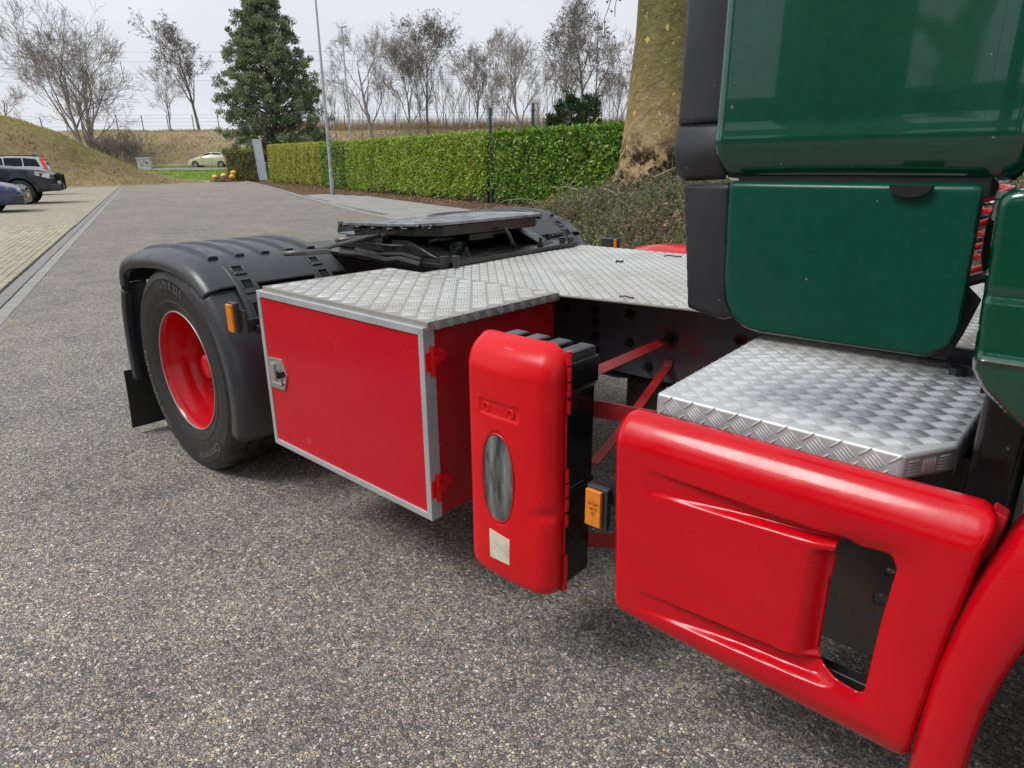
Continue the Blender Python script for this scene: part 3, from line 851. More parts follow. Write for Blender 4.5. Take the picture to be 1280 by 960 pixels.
# cross members, axle, air tanks and prop shaft under the deck
for x in (-3.3, -2.0, -0.9, 0.3):
    b = MB(); b.box((x-.04, -.985, .68), (x+.04, -.335, .92)); tp('cross_member', b, 'black_steel', bev=.005)
b = MB(); b.cyl((-2.556, -1.55, .49), (-2.556, .23, .49), .075, n=18); b.lathe([(0.0, -.2), (.12, -.19), (.2, -.1), (.22, 0), (.2, .1), (.12, .19), (0, .2)], (-2.556, -.66, .49), 'x', 24)
tp('rear_axle', b, 'black_grease')
b = MB(); b.cyl((-2.4, -.66, .52), (0.4, -.66, .66), .055, n=16); tp('prop_shaft', b, 'black_steel')
for y in (-.86, -.46):
    b = MB(); b.lathe([(0, -.36), (.06, -.355), (.11, -.33), (.12, -.28), (.12, .28), (.11, .33), (.06, .355), (0, .36)], (-1.35, y, .53), 'x', 24); tp('air_tank', b, 'black_gloss')
b = MB(); b.box((-.70, -1.03, .48), (-.25, -.30, .66)); b.cyl((-.72, -.95, .60), (-.1, -.95, .60), .05, n=14); tp('transmission', b, 'black_grease', bev=.03)
for y in (-1.2, -.12):
    b = MB(); b.lathe([(.0, -.14), (.09, -.14), (.125, -.1), (.13, -.04), (.115, 0), (.13, .04), (.125, .1), (.09, .14), (0, .14)], (-2.95, y, .62), 'z', 24); tp('air_spring', b, 'rubber')

# ---- central deck
deck_poly = [(-1.545, -1.302), (-0.80, -1.306), (-0.36, -1.236), (0.10, -1.215), (0.95, -1.20), (0.95, -0.06), (-1.62, -0.06), (-1.56, -1.1)]
b = MB(); b.prism(deck_poly, 'z', .962, .966)
deck = tp('deck_plate', b, 'alu_worn')
tread('tread_ridges', deck_poly, lambda u, v, h: (u, v, .966+h), deck, 'alu_bar_worn', s=.034, h=.0018, margin=.02)
b = MB(); b.cyl((-1.10, -.505, .969), (-1.06, -.525, .972), .006, .003, n=6)
b.cyl((-1.085, -.53, .968), (-1.07, -.495, .971), .004, n=6)
tp('debris', b, 'black_grease', deck)
b = MB(); b.tube([(-.62, -1.21, .970), (-.60, -1.205, .973), (-.575, -1.215, .972), (-.57, -1.20, .969)], .0025, 5); tp('debris', b, 'black_grease', deck)
b = MB(); b.tube([(-1.02, -.22, .970), (-1.0, -.2, .973), (-.97, -.21, .972), (-.95, -.18, .969)], .003, 5); tp('debris', b, 'black_grease', deck)

# ---- tool box
tb = MB(); tb.box((-1.700, -1.872, .352), (-.815, -1.312, .955))
toolbox = tp('toolbox', tb, 'red_shaded_paint', bev=.004)
X0, X1, Z0, Z1 = -1.728, -.800, .358, .962
fw = .022
b = MB()
def frame_bar(b, q, y0, y1): b.prism(q, 'y', y0, y1)
frame_bar(b, [(X0, Z1), (X1, Z1), (X1-fw, Z1-fw), (X0+fw, Z1-fw)], -1.9175, -1.875)
frame_bar(b, [(X0, Z0), (X0+fw, Z0+fw), (X1-fw, Z0+fw), (X1, Z0)], -1.9175, -1.875)
frame_bar(b, [(X0, Z0), (X0, Z1), (X0+fw, Z1-fw), (X0+fw, Z0+fw)], -1.9172, -1.875)
frame_bar(b, [(X1, Z0), (X1-fw, Z0+fw), (X1-fw, Z1-fw), (X1, Z1)], -1.9172, -1.875)
tp('door_frame', b, 'alu_frame', toolbox, bev=.0015)
b = MB(); b.box((X0+fw-.004, -1.9125, Z0+fw-.004), (X1-fw+.004, -1.880, Z1-fw+.004)); tp('door', b, 'red_door_paint', toolbox)
lid_poly = [(-1.70, -1.905), (-.792, -1.905), (-.792, -1.322), (-1.70, -1.322)]
b = MB(); b.prism(lid_poly, 'z', .9745, .978)
b.box((-1.70, -1.905, .960), (-.7955, -1.9015, .9745)); b.box((-.7955, -1.905, .952), (-.792, -1.314, .9745))
tp('lid_plate', b, 'alu_worn', toolbox, bev=.0012)
tread('tread_ridges', lid_poly, lambda u, v, h: (u, v, .978+h), toolbox, 'alu_bar_worn', s=.052, h=.0032, margin=.026)
tread('tread_ridges', [(-1.9, .954), (-1.315, .954), (-1.315, .9775), (-1.9, .9775)], lambda u, v, h: (-.792+h, u, v), toolbox, 'alu_bar_worn', margin=.005, h=.001)
for z in (.862, .462):
    b = MB()
    b.cyl((-.797, -1.888, z-.045), (-.797, -1.888, z+.045), .009, n=14)
    b.box((-.799, -1.915, z-.028), (-.7955, -1.885, z+.028)); b.box((-.812, -1.878, z-.03), (-.807, -1.845, z+.03))
    b.cyl((-.81, -1.85, z+.008), (-.797, -1.85, z+.008), .018, n=16)
    b.box((-.80, -1.895, z-.012), (-.789, -1.872, z+.012))
    tp('hinge', b, 'red_plastic', toolbox, bev=.002)
for (y, z) in ((-1.862, .925), (-1.86, .750), (-1.86, .588), (-1.335, .925), (-1.6, .372), (-1.86, .395), (-1.335, .6)):
    b = MB(); b.lathe([(0, .003), (.004, .0027), (.0062, .0015), (.007, 0)], (-.815, y, z), 'x', 12); tp('rivet', b, 'red_plastic', toolbox)
# recessed paddle latch
lp = [(-1.700, .715), (-1.606, .722), (-1.576, .664), (-1.604, .600), (-1.696, .598)]
b = MB(); b.prism(lp, 'y', -1.9195, -1.9115); tp('latch_plate', b, 'chrome', toolbox, bev=.002)
ins = [(-1.650+(p[0]+1.650)*.72, .66+(p[1]-.66)*.74) for p in lp]
b = MB(); b.prism(ins, 'y', -1.9215, -1.9196); tp('latch_dish', b, 'alu_worn', toolbox)
b = MB(); b.box((-1.668, -1.9285, .615), (-1.645, -1.921, .70)); b.box((-1.668, -1.930, .617), (-1.606, -1.9222, .63)); tp('latch_paddle', b, 'chrome', toolbox, bev=.003)
b = MB(); b.cyl((-1.612, -1.934, .664), (-1.612, -1.920, .664), .016, n=16); b.box((-1.617, -1.938, .650), (-1.607, -1.933, .678)); tp('latch_lock', b, 'black_gloss', toolbox, bev=.002)

# ---- fire extinguisher cabinet
cx0, cx1, cz0, cz1 = -.630, -.325, .290, .985
def lid_sdf(x, z): return sd_rrect(x, z, cx0, cx1, cz0, cz1, .055)
def lid_surf(x, z, d):
    t = (x-(cx0+cx1)/2)/((cx1-cx0)/2)
    y = -1.948+.018*t*t+roll(d, .045)*1.0
    zt = np.clip((z-(cz1-.085))/.085, 0, 1)
    y = y+.040*zt**1.6
    zb = np.clip(((cz0+.03)-z)/.03, 0, 1)
    y = y+.015*zb**2
    # finger recess on the right edge
    k = np.exp(-((z-.545)/.018)**2)*smooth01((x-(cx1-.075))/.05)
    y = y+.010*k
    # dished panel with two roundels
    q = sd_rrect(x, z, -.560, -.420, .782, .826, .006)
    y = y+.0045*smooth01(-q/.005)
    # rim round the window
    e = np.hypot((x+.495)/.056, (z-.612)/.126)
    y = y+.004*smooth01((1.10-e)/.06)
    return x, np.minimum(y, -1.872), z
ext = obj('extinguisher_cabinet', panel(lid_sdf, cx0-.005, cx1+.005, cz0-.005, cz1+.005, .0036, lid_surf), 'red_plastic', truck, smooth=50, solid=.003, normals=False)
b = MB(); b.box((cx0+.006, -1.874, cz0+.012), (cx1-.003, -1.866, cz1-.030)); tp('lid_rim', b, 'red_plastic', ext, bev=.004)
eb = MB()
eb.box((cx0+.02, -1.866, .60), (cx1-.008, -1.748, .858))
eb.box((cx0+.02, -1.866, .315), (cx1-.011, -1.750, .588))
eb.box((cx0+.015, -1.866, .866), (cx1-.001, -1.742, .938))
eb.box((cx0+.018, -1.866, .856), (cx1-.004, -1.745, .868)); eb.box((cx0+.018, -1.866, .586), (cx1-.004, -1.745, .604))
tp('cabinet_body', eb, 'black_gloss', ext, bev=.006)
for k in range(4):
    x = cx0+.028+k*.073
    b = MB(); b.box((x, -1.863, .925), (x+.052, -1.746, .962)); tp('body_rib', b, 'black_gloss', ext, bev=.008)
for zc in (.955, .915, .875, .83, .648, .607, .566, .52, .40, .365, .33):
    b = MB(); b.cyl((cx1-.001, -1.871, zc-.017), (cx1-.001, -1.871, zc+.017), .0075, n=10); tp('hinge', b, 'red_plastic', ext, bev=.001)
b = MB()
th = np.linspace(0, 2*math.pi, 40, endpoint=False)
def lidy(x, z): return float(lid_surf(np.array([x]), np.array([z]), np.array([-.06]))[1][0])
def sup(t, a, bb, n=2.5):
    c_, s_ = math.cos(t), math.sin(t)
    return (-.495+a*math.copysign(abs(c_)**(2/n), c_), .612+bb*math.copysign(abs(s_)**(2/n), s_))
ring = [sup(t, .053, .122) for t in th]; ring2 = [sup(t, .030, .09) for t in th]
vs = [(p[0], lidy(*p)-.002, p[1]) for p in ring]+[(p[0], lidy(*p)-.005, p[1]) for p in ring2]+[(-.495, lidy(-.495, .612)-.0055, .612)]
n = len(th)
b.add(vs, [(i, (i+1) % n, n+(i+1) % n, n+i) for i in range(n)]+[(n+i, n+(i+1) % n, 2*n) for i in range(n)])
tp('window', b, 'lens_grey', ext, normals=True)
b = MB(); b.tube([(p[0], lidy(*p)-.002, p[1]) for p in [sup(t, .055, .125) for t in th]], .003, 6, closed=True); tp('window_seal', b, 'red_shaded_paint', ext)
b = MB()
sq = [(-.525, .454), (-.452, .447), (-.453, .370), (-.524, .368)]
sy_ = min(lidy(x, .41) for x, z in sq)-.002
b.add([(x, sy_, z) for x, z in sq]+[(x, sy_+.02, z) for x, z in sq], [(0, 1, 2, 3), (4, 7, 6, 5), (0, 4, 5, 1), (1, 5, 6, 2), (2, 6, 7, 3), (3, 7, 4, 0)])
tp('sticker', b, 'sticker', ext)
for x in (-.532, -.448):
    b = MB(); b.tube([(x+.010*math.cos(t), lidy(x, .803)-.001, .803+.010*math.sin(t)) for t in np.linspace(0, 6.283, 18, endpoint=False)], .0022, 6, closed=True); tp('roundel', b, 'red_plastic', ext)
# flat red mounting straps to the rail
def strap(pts, wv, t, side):
    b = MB(); pts = [Vector(p) for p in pts]; side = Vector(side).normalized()
    secs = []
    for i, p in enumerate(pts):
        d = (pts[min(i+1, len(pts)-1)]-pts[max(i-1, 0)]).normalized()
        s_ = (side-d*side.dot(d)).normalized(); nn = d.cross(s_)
        secs.append([p+s_*wv/2+nn*t/2, p+s_*wv/2-nn*t/2, p-s_*wv/2-nn*t/2, p-s_*wv/2+nn*t/2])
    b.loft(secs); return b
tp('mounting_strap', strap([(-.345, -1.745, .885), (-.50, -1.085, .815), (-.50, -1.066, .815), (-.50, -1.064, .78)], .027, .005, (1, .25, -.8)), 'strap_paint', bev=.001)
tp('mounting_strap', strap([(-.33, -1.752, .636), (-.375, -1.55, .655), (-.50, -1.075, .715), (-.50, -1.064, .74)], .034, .005, (1, 0, .15)), 'strap_paint', bev=.001)
tp('mounting_strap', strap([(-.36, -1.75, .79), (-.26, -1.74, .795), (-.10, -1.72, .80)], .045, .005, (0, 0, 1)), 'strap_paint', bev=.001)
tp('mounting_strap', strap([(-.35, -1.75, .40), (-.25, -1.70, .41), (-.08, -1.68, .42)], .045, .005, (0, 0, 1)), 'strap_paint', bev=.001)

# ---- side marker lamps
def marker(x, y, z, wv, hv, parent=None):
    b = MB(); b.box((x-wv/2-.004, y+.006, z-hv/2-.004), (x+wv/2+.012, y+.024, z+hv/2+.006))
    mk = tp('marker_lamp', b, 'black_plastic', bev=.003)
    b = MB(); b.box((x-wv/2, y-.006, z-hv/2), (x+wv/2, y+.006, z+hv/2)); tp('lens', b, 'orange_lens', mk, bev=.003)
    b = MB()
    b.box((x-wv/2+.004, y-.0068, z-.0015), (x+wv/2-.004, y-.0055, z+.0015))
    b.box((x-.0012, y-.0068, z-hv/2+.006), (x+.0012, y-.0055, z+hv/2-.006))
    tp('lens_rib', b, 'orange_lens', mk)
    return mk
mk = marker(-.240, -1.872, .588, .046, .098)
vs, fs = text_mesh('SAE', .012)
for dz, s_ in ((.014, 'E4 SIM'), (.001, 'IA E4'), (-.012, '02')):
    vs, fs = text_mesh(s_, .011)
    b = MB(); b.add([(-.237+v.x, -1.8797, .588+dz+v.y) for v in vs], fs); tp('lens_print', b, 'orange_print', mk, normals=False, smooth=0)
b = MB(); b.tube([(-.19, -1.845, .562), (-.185, -1.84, .535), (-.165, -1.838, .52), (-.13, -1.84, .53)], .007, 8); tp('lamp_cable', b, 'rubber', mk)
b = MB(); b.box((-.215, -1.848, .60), (-.10, -1.843, .672)); tp('lamp_bracket', b, 'black_steel', mk, bev=.001)
mk = marker(-1.880, -1.955, .842, .042, .108)
b = MB(); b.box((-1.90, -1.935, .80), (-1.80, -1.928, .878)); b.box((-1.82, -1.928, .79), (-1.81, -1.85, .84)); tp('lamp_bracket', b, 'black_steel', mk, bev=.002)
b = MB(); b.cyl((-1.80, -1.90, .80), (-1.80, -1.85, .80), .018, n=14); tp('lamp_plug', b, 'rubber', mk)
mk = marker(-1.86, .63, .895, .022, .055)
b = MB(); b.box((-1.965, .625, .868), (-1.875, .66, .925)); tp('lamp_bracket', b, 'black_plastic', mk, bev=.004)

# ---- rear wheels
def tyre_mb(cx, yc, zc, sg, flat=True):
    prof = [(.293, -.112), (.302, -.130), (.318, -.138), (.345, -.146), (.352, -.149), (.356, -.147), (.385, -.155), (.420, -.158), (.447, -.1565), (.452, -.158), (.458, -.156), (.475, -.151), (.488, -.143), (.4985, -.130),
            (.503, -.118), (.5045, -.080), (.490, -.077), (.490, -.065), (.505, -.062), (.505, -.010), (.491, -.007), (.491, .007)]
    full = prof+[(r, -h) for r, h in reversed(prof[:-1])]
    full = [(.272+(r-.293)*(.220/.212), h) for r, h in full]
    n = 168; b = MB(); vs = []
    k = len(full)
    for i in range(n):
        t = 2*math.pi*i/n
        for j, (r, h) in enumerate(full):
            if r > .484 and i % 6 == 0: r = .474
            elif r > .484 and i % 6 in (1, 5): r = r-.001
            x, z = cx+r*math.cos(t), zc+r*math.sin(t)
            if flat and z < .003: z = .003
            vs.append((x, yc+sg*h, z))
    fs = [(i*k+j, ((i+1) % n)*k+j, ((i+1) % n)*k+j+1, i*k+j+1) for i in range(n) for j in range(k-1)]
    return b.add(vs, fs)
def wheel(cx, yo, sg, zc=.479, letters=True, inner=True):
    # sg=+1: outside faces -y ; yo = plane of the outer sidewall
    yc = yo+sg*.158
    prof = [(.272, -.112), (.283, -.122), (.286, -.131), (.282, -.136), (.275, -.128), (.270, -.108), (.266, -.085), (.256, -.068), (.253, -.03), (.250, -.01), (.240, .004), (.238, .055), (.232, .078), (.214, .086), (.200, .080), (.188, .066), (.140, .062), (.138, .050)]
    b = MB(); b.lathe([(r, sg*h) for r, h in prof], (cx, yc, zc), 'y', 72)
    wh = tp('wheel', b, 'red_paint', smooth=50)
    tp('tyre', tyre_mb(cx, yc, zc, sg), 'rubber', wh, smooth=32)
    b = MB(); b.lathe([(.0, -.046), (.042, -.046), (.056, -.040), (.062, -.024), (.068, .006), (.108, .016), (.124, .034), (.140, .060)], (cx, yc, zc), 'y', 40)
    if sg < 0: b.v = [(x, 2*yc-y, z) for x, y, z in b.v]
    tp('hub', b, 'red_paint', wh)
    for k in range(10):
        t = 2*math.pi*(k+.3)/10
        p = Vector((cx+.1675*math.cos(t), yc+sg*.062, zc+.1675*math.sin(t)))
        b = MB(); b.cyl(p, p+Vector((0, -sg*.028, 0)), .0165, n=6); b.cyl(p+Vector((0, -sg*.028, 0)), p+Vector((0, -sg*.045, 0)), .010, n=8)
        tp('wheel_nut', b, 'red_paint', wh, smooth=30)
    b = MB(); b.tube([(cx+.2835*math.cos(t), yc-sg*.1345, zc+.2835*math.sin(t)) for t in np.linspace(0, 2*math.pi, 72, endpoint=False)], .0035, 6, closed=True)
    tp('rim_edge', b, 'alu_worn', wh)
    if letters:
        for (txt, th0, rm, size, mt) in (('315/70 R 22.5', R(88), .408, .050, 'rubber_text'), ('Conti Hybrid HD3', R(205), .404, .056, 'rubber_text'), ('Continental', R(-62), .406, .056, 'rubber_text')):
            vs, fs = text_mesh(txt, size)
            b = MB()
            b.add([(cx+(rm+v.y)*math.cos(th0-v.x/rm), yo-.0030, zc+(rm+v.y)*math.sin(th0-v.x/rm)) for v in vs], fs)
            tp('lettering', b, mt, wh, normals=False, smooth=0)
    if inner:
        tp('tyre', tyre_mb(cx, yc+sg*.34, zc, sg), 'rubber', wh, smooth=32)
    return wh
wheel(-2.556, -1.915, 1)
wheel(-2.556, .595, -1, letters=False)
# front wheel
wheel(1.20, -1.86, 1, letters=False, inner=False)
wheel(1.20, .54, -1, letters=False, inner=False)

# ---- mudguards over the rear wheels
top_path = [(-3.105, .84), (-3.09, .905), (-3.035, .962), (-2.93, .998), (-2.75, 1.020), (-2.56, 1.030), (-2.38, 1.020), (-2.26, .994), (-2.175, .952), (-2.118, .908)]
front_path = [(-2.556+.603*math.cos(R(a)), .479+.603*math.sin(R(a))) for a in (45, 32, 20, 8, -5, -18.5)]
rear_path = [(-3.106, .836), (-3.145, .75), (-3.175, .62), (-3.190, .48), (-3.195, .325)]
def refine(path, k=4):
    P = np.array(path); n = len(P)
    t = np.linspace(0, n-1, (n-1)*k+1); i = np.clip(t.astype(int), 0, n-2); f = t-i
    def g(j): return P[np.clip(j, 0, n-1)]
    p0, p1, p2, p3 = g(i-1), g(i), g(i+1), g(i+2); f = f[:, None]
    return .5*((2*p1)+(-p0+p2)*f+(2*p0-5*p1+4*p2-p3)*f*f+(-p0+3*p1-3*p2+p3)*f**3)
def normals2(P, c=(-2.556, .49)):
    T = np.gradient(P, axis=0); N = np.stack([-T[:, 1], T[:, 0]], 1); N /= np.linalg.norm(N, axis=1)[:, None]
    s_ = np.sign((N*(P-np.array(c))).sum(1)); return N*s_[:, None]
sec_y = [(-1.905, -.068), (-1.931, -.066), (-1.936, -.058), (-1.936, -.034), (-1.930, -.018), (-1.908, -.002), (-1.868, .009), (-1.70, .014), (-1.45, .014), (-1.30, .012), (-1.262, .002), (-1.258, -.03)]
def fender_piece(name, path, sec, my=None, parent=None, lift=0.0):
    P = refine(path); N = normals2(P)
    secs = []
    for p, nn in zip(P, N):
        row = []
        for y, off in sec:
            q = p+nn*(off+lift)
            row.append((q[0], y if my is None else my-y, q[1]+(0 if my is None else .045)))
        secs.append(row)
    b = MB(); b.loft(secs, closed=False, caps=False)
    o = tp(name, b, 'black_plastic', parent, smooth=50, solid=None, normals=True)
    sm = o.modifiers.new('thickness', 'SOLIDIFY'); sm.thickness = .006; sm.offset = 0
    return o
def path_strip(P, N, y0, y1, o0, o1, my=None, taper=0.0):
    secs = []
    for i, (p, nn) in enumerate(zip(P, N)):
        a, c_ = p+nn*o0, p+nn*o1
        Y = [(y0, a), (y1, a), (y1-taper, c_), (y0+taper, c_)]
        secs.append([(q[0], y if my is None else my-y, q[1]+(0 if my is None else .045)) for y, q in Y])
    b = MB(); b.loft(secs); return b
for my in (None, -1.32):
    fd = fender_piece('mudguard', top_path, sec_y, my)
    fender_piece('front_section', front_path, [(-1.905, -.078), (-1.931, -.077), (-1.936, -.072), (-1.937, -.030), (-1.934, -.022), (-1.918, -.004), (-1.908, .000), (-1.84, .006), (-1.70, .008), (-1.45, .008), (-1.30, .008), (-1.262, .002), (-1.258, -.03)], my, fd, -.004)
    fender_piece('rear_section', rear_path, sec_y[:7]+[(-1.80, .012)], my, fd, -.004)
    rp = [(-3.03, .964), (-2.93, .998), (-2.75, 1.020), (-2.56, 1.030), (-2.38, 1.020), (-2.28, 1.0)]
    P = refine(rp); N = normals2(P)
    for y in (-1.84, -1.72, -1.60, -1.48, -1.365):
        tp('rib', path_strip(P, N, y, y+.056, .006, .030, my, .010), 'black_plastic', fd, bev=.004)
    bp = [(-2.225, .980), (-2.175, .952), (-2.118, .908), (-2.06, .84), (-2.02, .77)]
    P = refine(bp); N = normals2(P); n = len(P)
    for y in (-1.80, -1.43):
        br = tp('slot_bracket', path_strip(P, N, y-.012, y+.092, .006, .017, my, .006), 'black_plastic', fd, bev=.003)
        for (a, c_) in ((1, 4), (6, 9), (11, 15)):
            tp('slot', path_strip(P[a:c_+1], N[a:c_+1], y+.02, y+.062, .0165, .0178, my), 'dark_void', fd)
            for k in (a, c_):
                tp('slot_lip', path_strip(P[k:k+2], N[k:k+2], y+.014, y+.068, .016, .024, my, .002), 'black_plastic', fd, bev=.002)
            tp('slot_lip', path_strip(P[a:c_+1], N[a:c_+1], y+.012, y+.020, .016, .024, my, .002), 'black_plastic', fd, bev=.002)
            tp('slot_lip', path_strip(P[a:c_+1], N[a:c_+1], y+.062, y+.070, .016, .024, my, .002), 'black_plastic', fd, bev=.002)
    s_ = 1 if my is None else -1
    y0, y1 = (-1.965, -1.28) if my is None else (-.04, .645)
    b = MB(); b.loft([[(-3.215+dx, y0, z), (-3.209+dx, y0, z), (-3.209+dx, y1, z), (-3.215+dx, y1, z)] for z, dx in ((.37, .02), (.30, .018), (.18, .005), (.035, -.02))])
    tp('mudflap', b, 'rubber')

# ---- fifth wheel
fcy = -.66
def fz(x, dz=0.0): return 1.134+(x+2.05)*.030+dz
half = [(-1.715, .34), (-1.79, .445), (-1.93, .475), (-2.26, .465), (-2.45, .40), (-2.66, .27), (-2.66, .125), (-2.50, .085), (-2.24, .052)]
arc = [(-2.165+.055*math.cos(t), .055*math.sin(t)) for t in np.linspace(math.pi/2*.8, 0, 5)]
outl = [(x, fcy+y) for x, y in half+arc]+[(x, fcy-y) for x, y in reversed(half+arc[:-1])]
def slab_mb(poly, zt, zb):
    n = len(poly); b = MB()
    b.add([(x, y, zt(x, y)) for x, y in poly]+[(x, y, zb(x, y)) for x, y in poly], [tuple(range(n)), tuple(range(2*n-1, n-1, -1))]+[(i, n+i, n+(i+1) % n, (i+1) % n) for i in range(n)])
    return b
droop = lambda x: -.06*max(0, -2.40-x)/.26
f5 = tp('fifth_wheel', slab_mb(outl, lambda x, y: fz(x)+droop(x), lambda x, y: fz(x, -.016)+droop(x)), 'grease_plate', bev=.004)
sk = [(x*.965-2.05*.035, fcy+(y-fcy)*.955) for x, y in [(x, fcy+y) for x, y in half[:4]]+[(x, fcy-y) for x, y in reversed(half[:4])]]
tp('plate_skirt', slab_mb(sk, lambda x, y: fz(x, -.0165), lambda x, y: fz(x, -.065)+.01*math.sin(x*9)), 'black_grease', f5, bev=.004)
for k in range(30):     # ragged grease along the rim
    i = rng.randrange(0, len(half)-5); sgn = rng.choice((-1, -1, 1)); a, c_ = half[i], half[i+1]; t = rng.random()
    x, y = a[0]+(c_[0]-a[0])*t, fcy+sgn*(a[1]+(c_[1]-a[1])*t)
    if k == 0: gb = MB()
    r_ = rng.uniform(.008, .018)
    gb.lathe([(0, -r_*.6), (r_*.7, -r_*.4), (r_, 0), (r_*.7, r_*.35), (0, r_*.5)], (x, y, fz(x, -.016+rng.uniform(-.01, .008))), 'z', 7)
g_ = tp('grease', gb, 'black_grease', f5); g_['kind'] = 'stuff'
bpl = [(-1.545, -1.175), (-1.60, -.13), (-2.75, -.13), (-2.75, -1.175), (-2.45, -1.20), (-1.8, -1.20)]
tp('base_plate', slab_mb(bpl, lambda x, y: .990, lambda x, y: .970), 'black_grease', f5, bev=.003)
b = MB(); b.box((-2.78, -1.13, .942), (-1.57, -.19, .9695)); tp('base_frame', b, 'black_steel', f5, bev=.004)
for sy in (-1, 1):
    y = fcy+sy*.36
    b = MB(); b.prism([(-2.48, .990), (-1.66, .990), (-1.88, 1.062), (-2.24, 1.062)], 'y', y-.055, y+.055); tp('pedestal', b, 'black_grease', f5, bev=.01)
    b = MB(); b.cyl((-2.05, y-.09, 1.06), (-2.05, y+.09, 1.06), .032, n=16); tp('pivot_pin', b, 'black_grease', f5)
    for x in (-2.42, -1.74):
        tp('bolt', bolt_mb((x, y+.085, .990), (0, 0, 1), .016, .028), 'black_grease', f5, smooth=30)
        tp('bolt', bolt_mb((x+.10, y-.095*sy, .990), (0, 0, 1), .016, .028), 'black_grease', f5, smooth=30)
b = MB(); b.box((-2.35, -1.0, .99), (-2.30, -.32, 1.05)); b.box((-2.3, -.75, 1.03), (-1.80, -.57, 1.07)); b.cyl((-1.9, -.95, 1.045), (-1.9, -.4, 1.045), .022, n=12); tp('lock_mechanism', b, 'black_grease', f5, bev=.008)
for (x, y) in ((-1.565, -1.135), (-1.535, -1.095), (-1.645, -.205), (-1.62, -.165)):
    b = MB(); b.cyl((x, y, .966), (x, y, 1.018), .0165, n=16); b.cyl((x, y, 1.012), (x, y, 1.019), .0175, n=16); tp('stop_stud', b, 'black_plastic', f5, bev=.003)
def loop_handle(c, lx, ly, ang, r, z):
    pts = []
    for t in np.linspace(0, 2*math.pi, 28, endpoint=False):
        u, v = lx*math.cos(t), ly*math.sin(t)
        pts.append((c[0]+u*math.cos(ang)-v*math.sin(ang), c[1]+u*math.sin(ang)+v*math.cos(ang), z+.006*math.cos(t)))
    b = MB(); b.tube(pts, r, 8, closed=True); return b
hb = loop_handle((-1.715, -1.70), .045, .080, R(-25), .010, 1.078)
hb.tube([(-1.77, -1.62, 1.075), (-1.86, -1.44, 1.078), (-1.96, -1.24, 1.08), (-2.02, -1.1, 1.08)], .009, 8)
tp('release_handle', hb, 'worn_steel', f5)
hb = loop_handle((-2.02, -1.27), .050, .075, R(-15), .013, 1.072)
hb.tube([(-2.03, -1.19, 1.07), (-1.99, -1.10, 1.08), (-1.93, -.95, 1.095), (-1.88, -.86, 1.10)], .010, 8)
tp('release_handle', hb, 'worn_steel', f5)
b = MB(); b.tube([(-1.87, -.88, 1.10), (-1.83, -.93, 1.06), (-1.84, -1.02, 1.035), (-1.95, -1.12, 1.035), (-2.02, -1.2, 1.05)], .0035, 6); tp('release_cable', b, 'wire_grey', f5)
b = MB(); b.tube([(-1.70, -.60, 1.09), (-1.665, -.605, 1.06), (-1.65, -.60, 1.02), (-1.66, -.575, .998), (-1.69, -.55, .995)], .009, 8); tp('rubber_strap', b, 'rubber', f5)
b = MB(); b.tube([(-1.62, -1.22, .985), (-1.75, -1.23, 1.0), (-1.85, -1.22, .985), (-2.0, -1.24, 1.0), (-2.2, -1.22, .99)], .014, 8); b.tube([(-1.66, -1.18, .999), (-1.8, -1.17, 1.01), (-1.95, -1.19, 1.0), (-2.15, -1.17, 1.005)], .011, 8); tp('air_hose', b, 'rubber', f5)

# ---- red side skirt with pressed panel and hole
wcx, wcz = 1.20, .50
rs = .03
skp = [(-.170+rs, .864-rs), (.508, .864-rs), (.500, .80), (.493, .72), (.482, .62), (.474, .515), (.468, .44), (.464, .322+rs), (-.152+rs, .350+rs)]
def hole_sdf(x, z): return sd_poly(x, z, [(.330, .722), (.398, .726), (.404, .714), (.396, .60), (.391, .449), (.331, .458), (.325, .478), (.324, .62)], .014)
def skirt_sdf(x, z): return np.maximum(sd_poly(x, z, skp, rs), -hole_sdf(x, z))
def skirt_surf(x, z, d):
    do = np.minimum(sd_poly(x, z, skp, rs), 0); dh = np.maximum(hole_sdf(x, z), 0)
    y = -1.908+roll(do, .020)*.9
    y = y+.048*np.clip((z-.792)/.072, 0, 1)**1.8
    y = y+.024*np.clip((.385-z)/.06, 0, 1)**1.6
    g = smooth01((x+.10)/.30)
    def chan(za, zb, e): return smooth01((z-za)/e)*smooth01((zb-z)/e)
    xx = x+.083
    endk = smooth01((.360-x)/.05)
    y = y+(.004+.020*g)*smooth01((x+.10)/.05)*endk*(chan(.694+.057*xx, .758-.030*xx, .013)+chan(.388+.060*xx, .446+.045*xx, .013))
    inz = smooth01((z-.45)/.02)*smooth01((.71-z)/.02)
    y = y+.026*inz*smooth01((x-.268)/.045)*smooth01((.40-x)/.03)
    y = y+.012*np.exp(-(dh/.022)**1.5)
    return x, y, z
skirt = obj('side_skirt', panel(skirt_sdf, -.18, .56, .315, .875, .0036, skirt_surf), 'red_paint', truck, smooth=60, solid=.004, normals=False)
for q_ in (((-.10, -1.83, .80), (.44, -1.80, .84)), ((-.10, -1.83, .375), (.40, -1.80, .405))):
    b = MB(); b.box(*q_); tp('skirt_rail', b, 'black_steel', skirt, bev=.004)
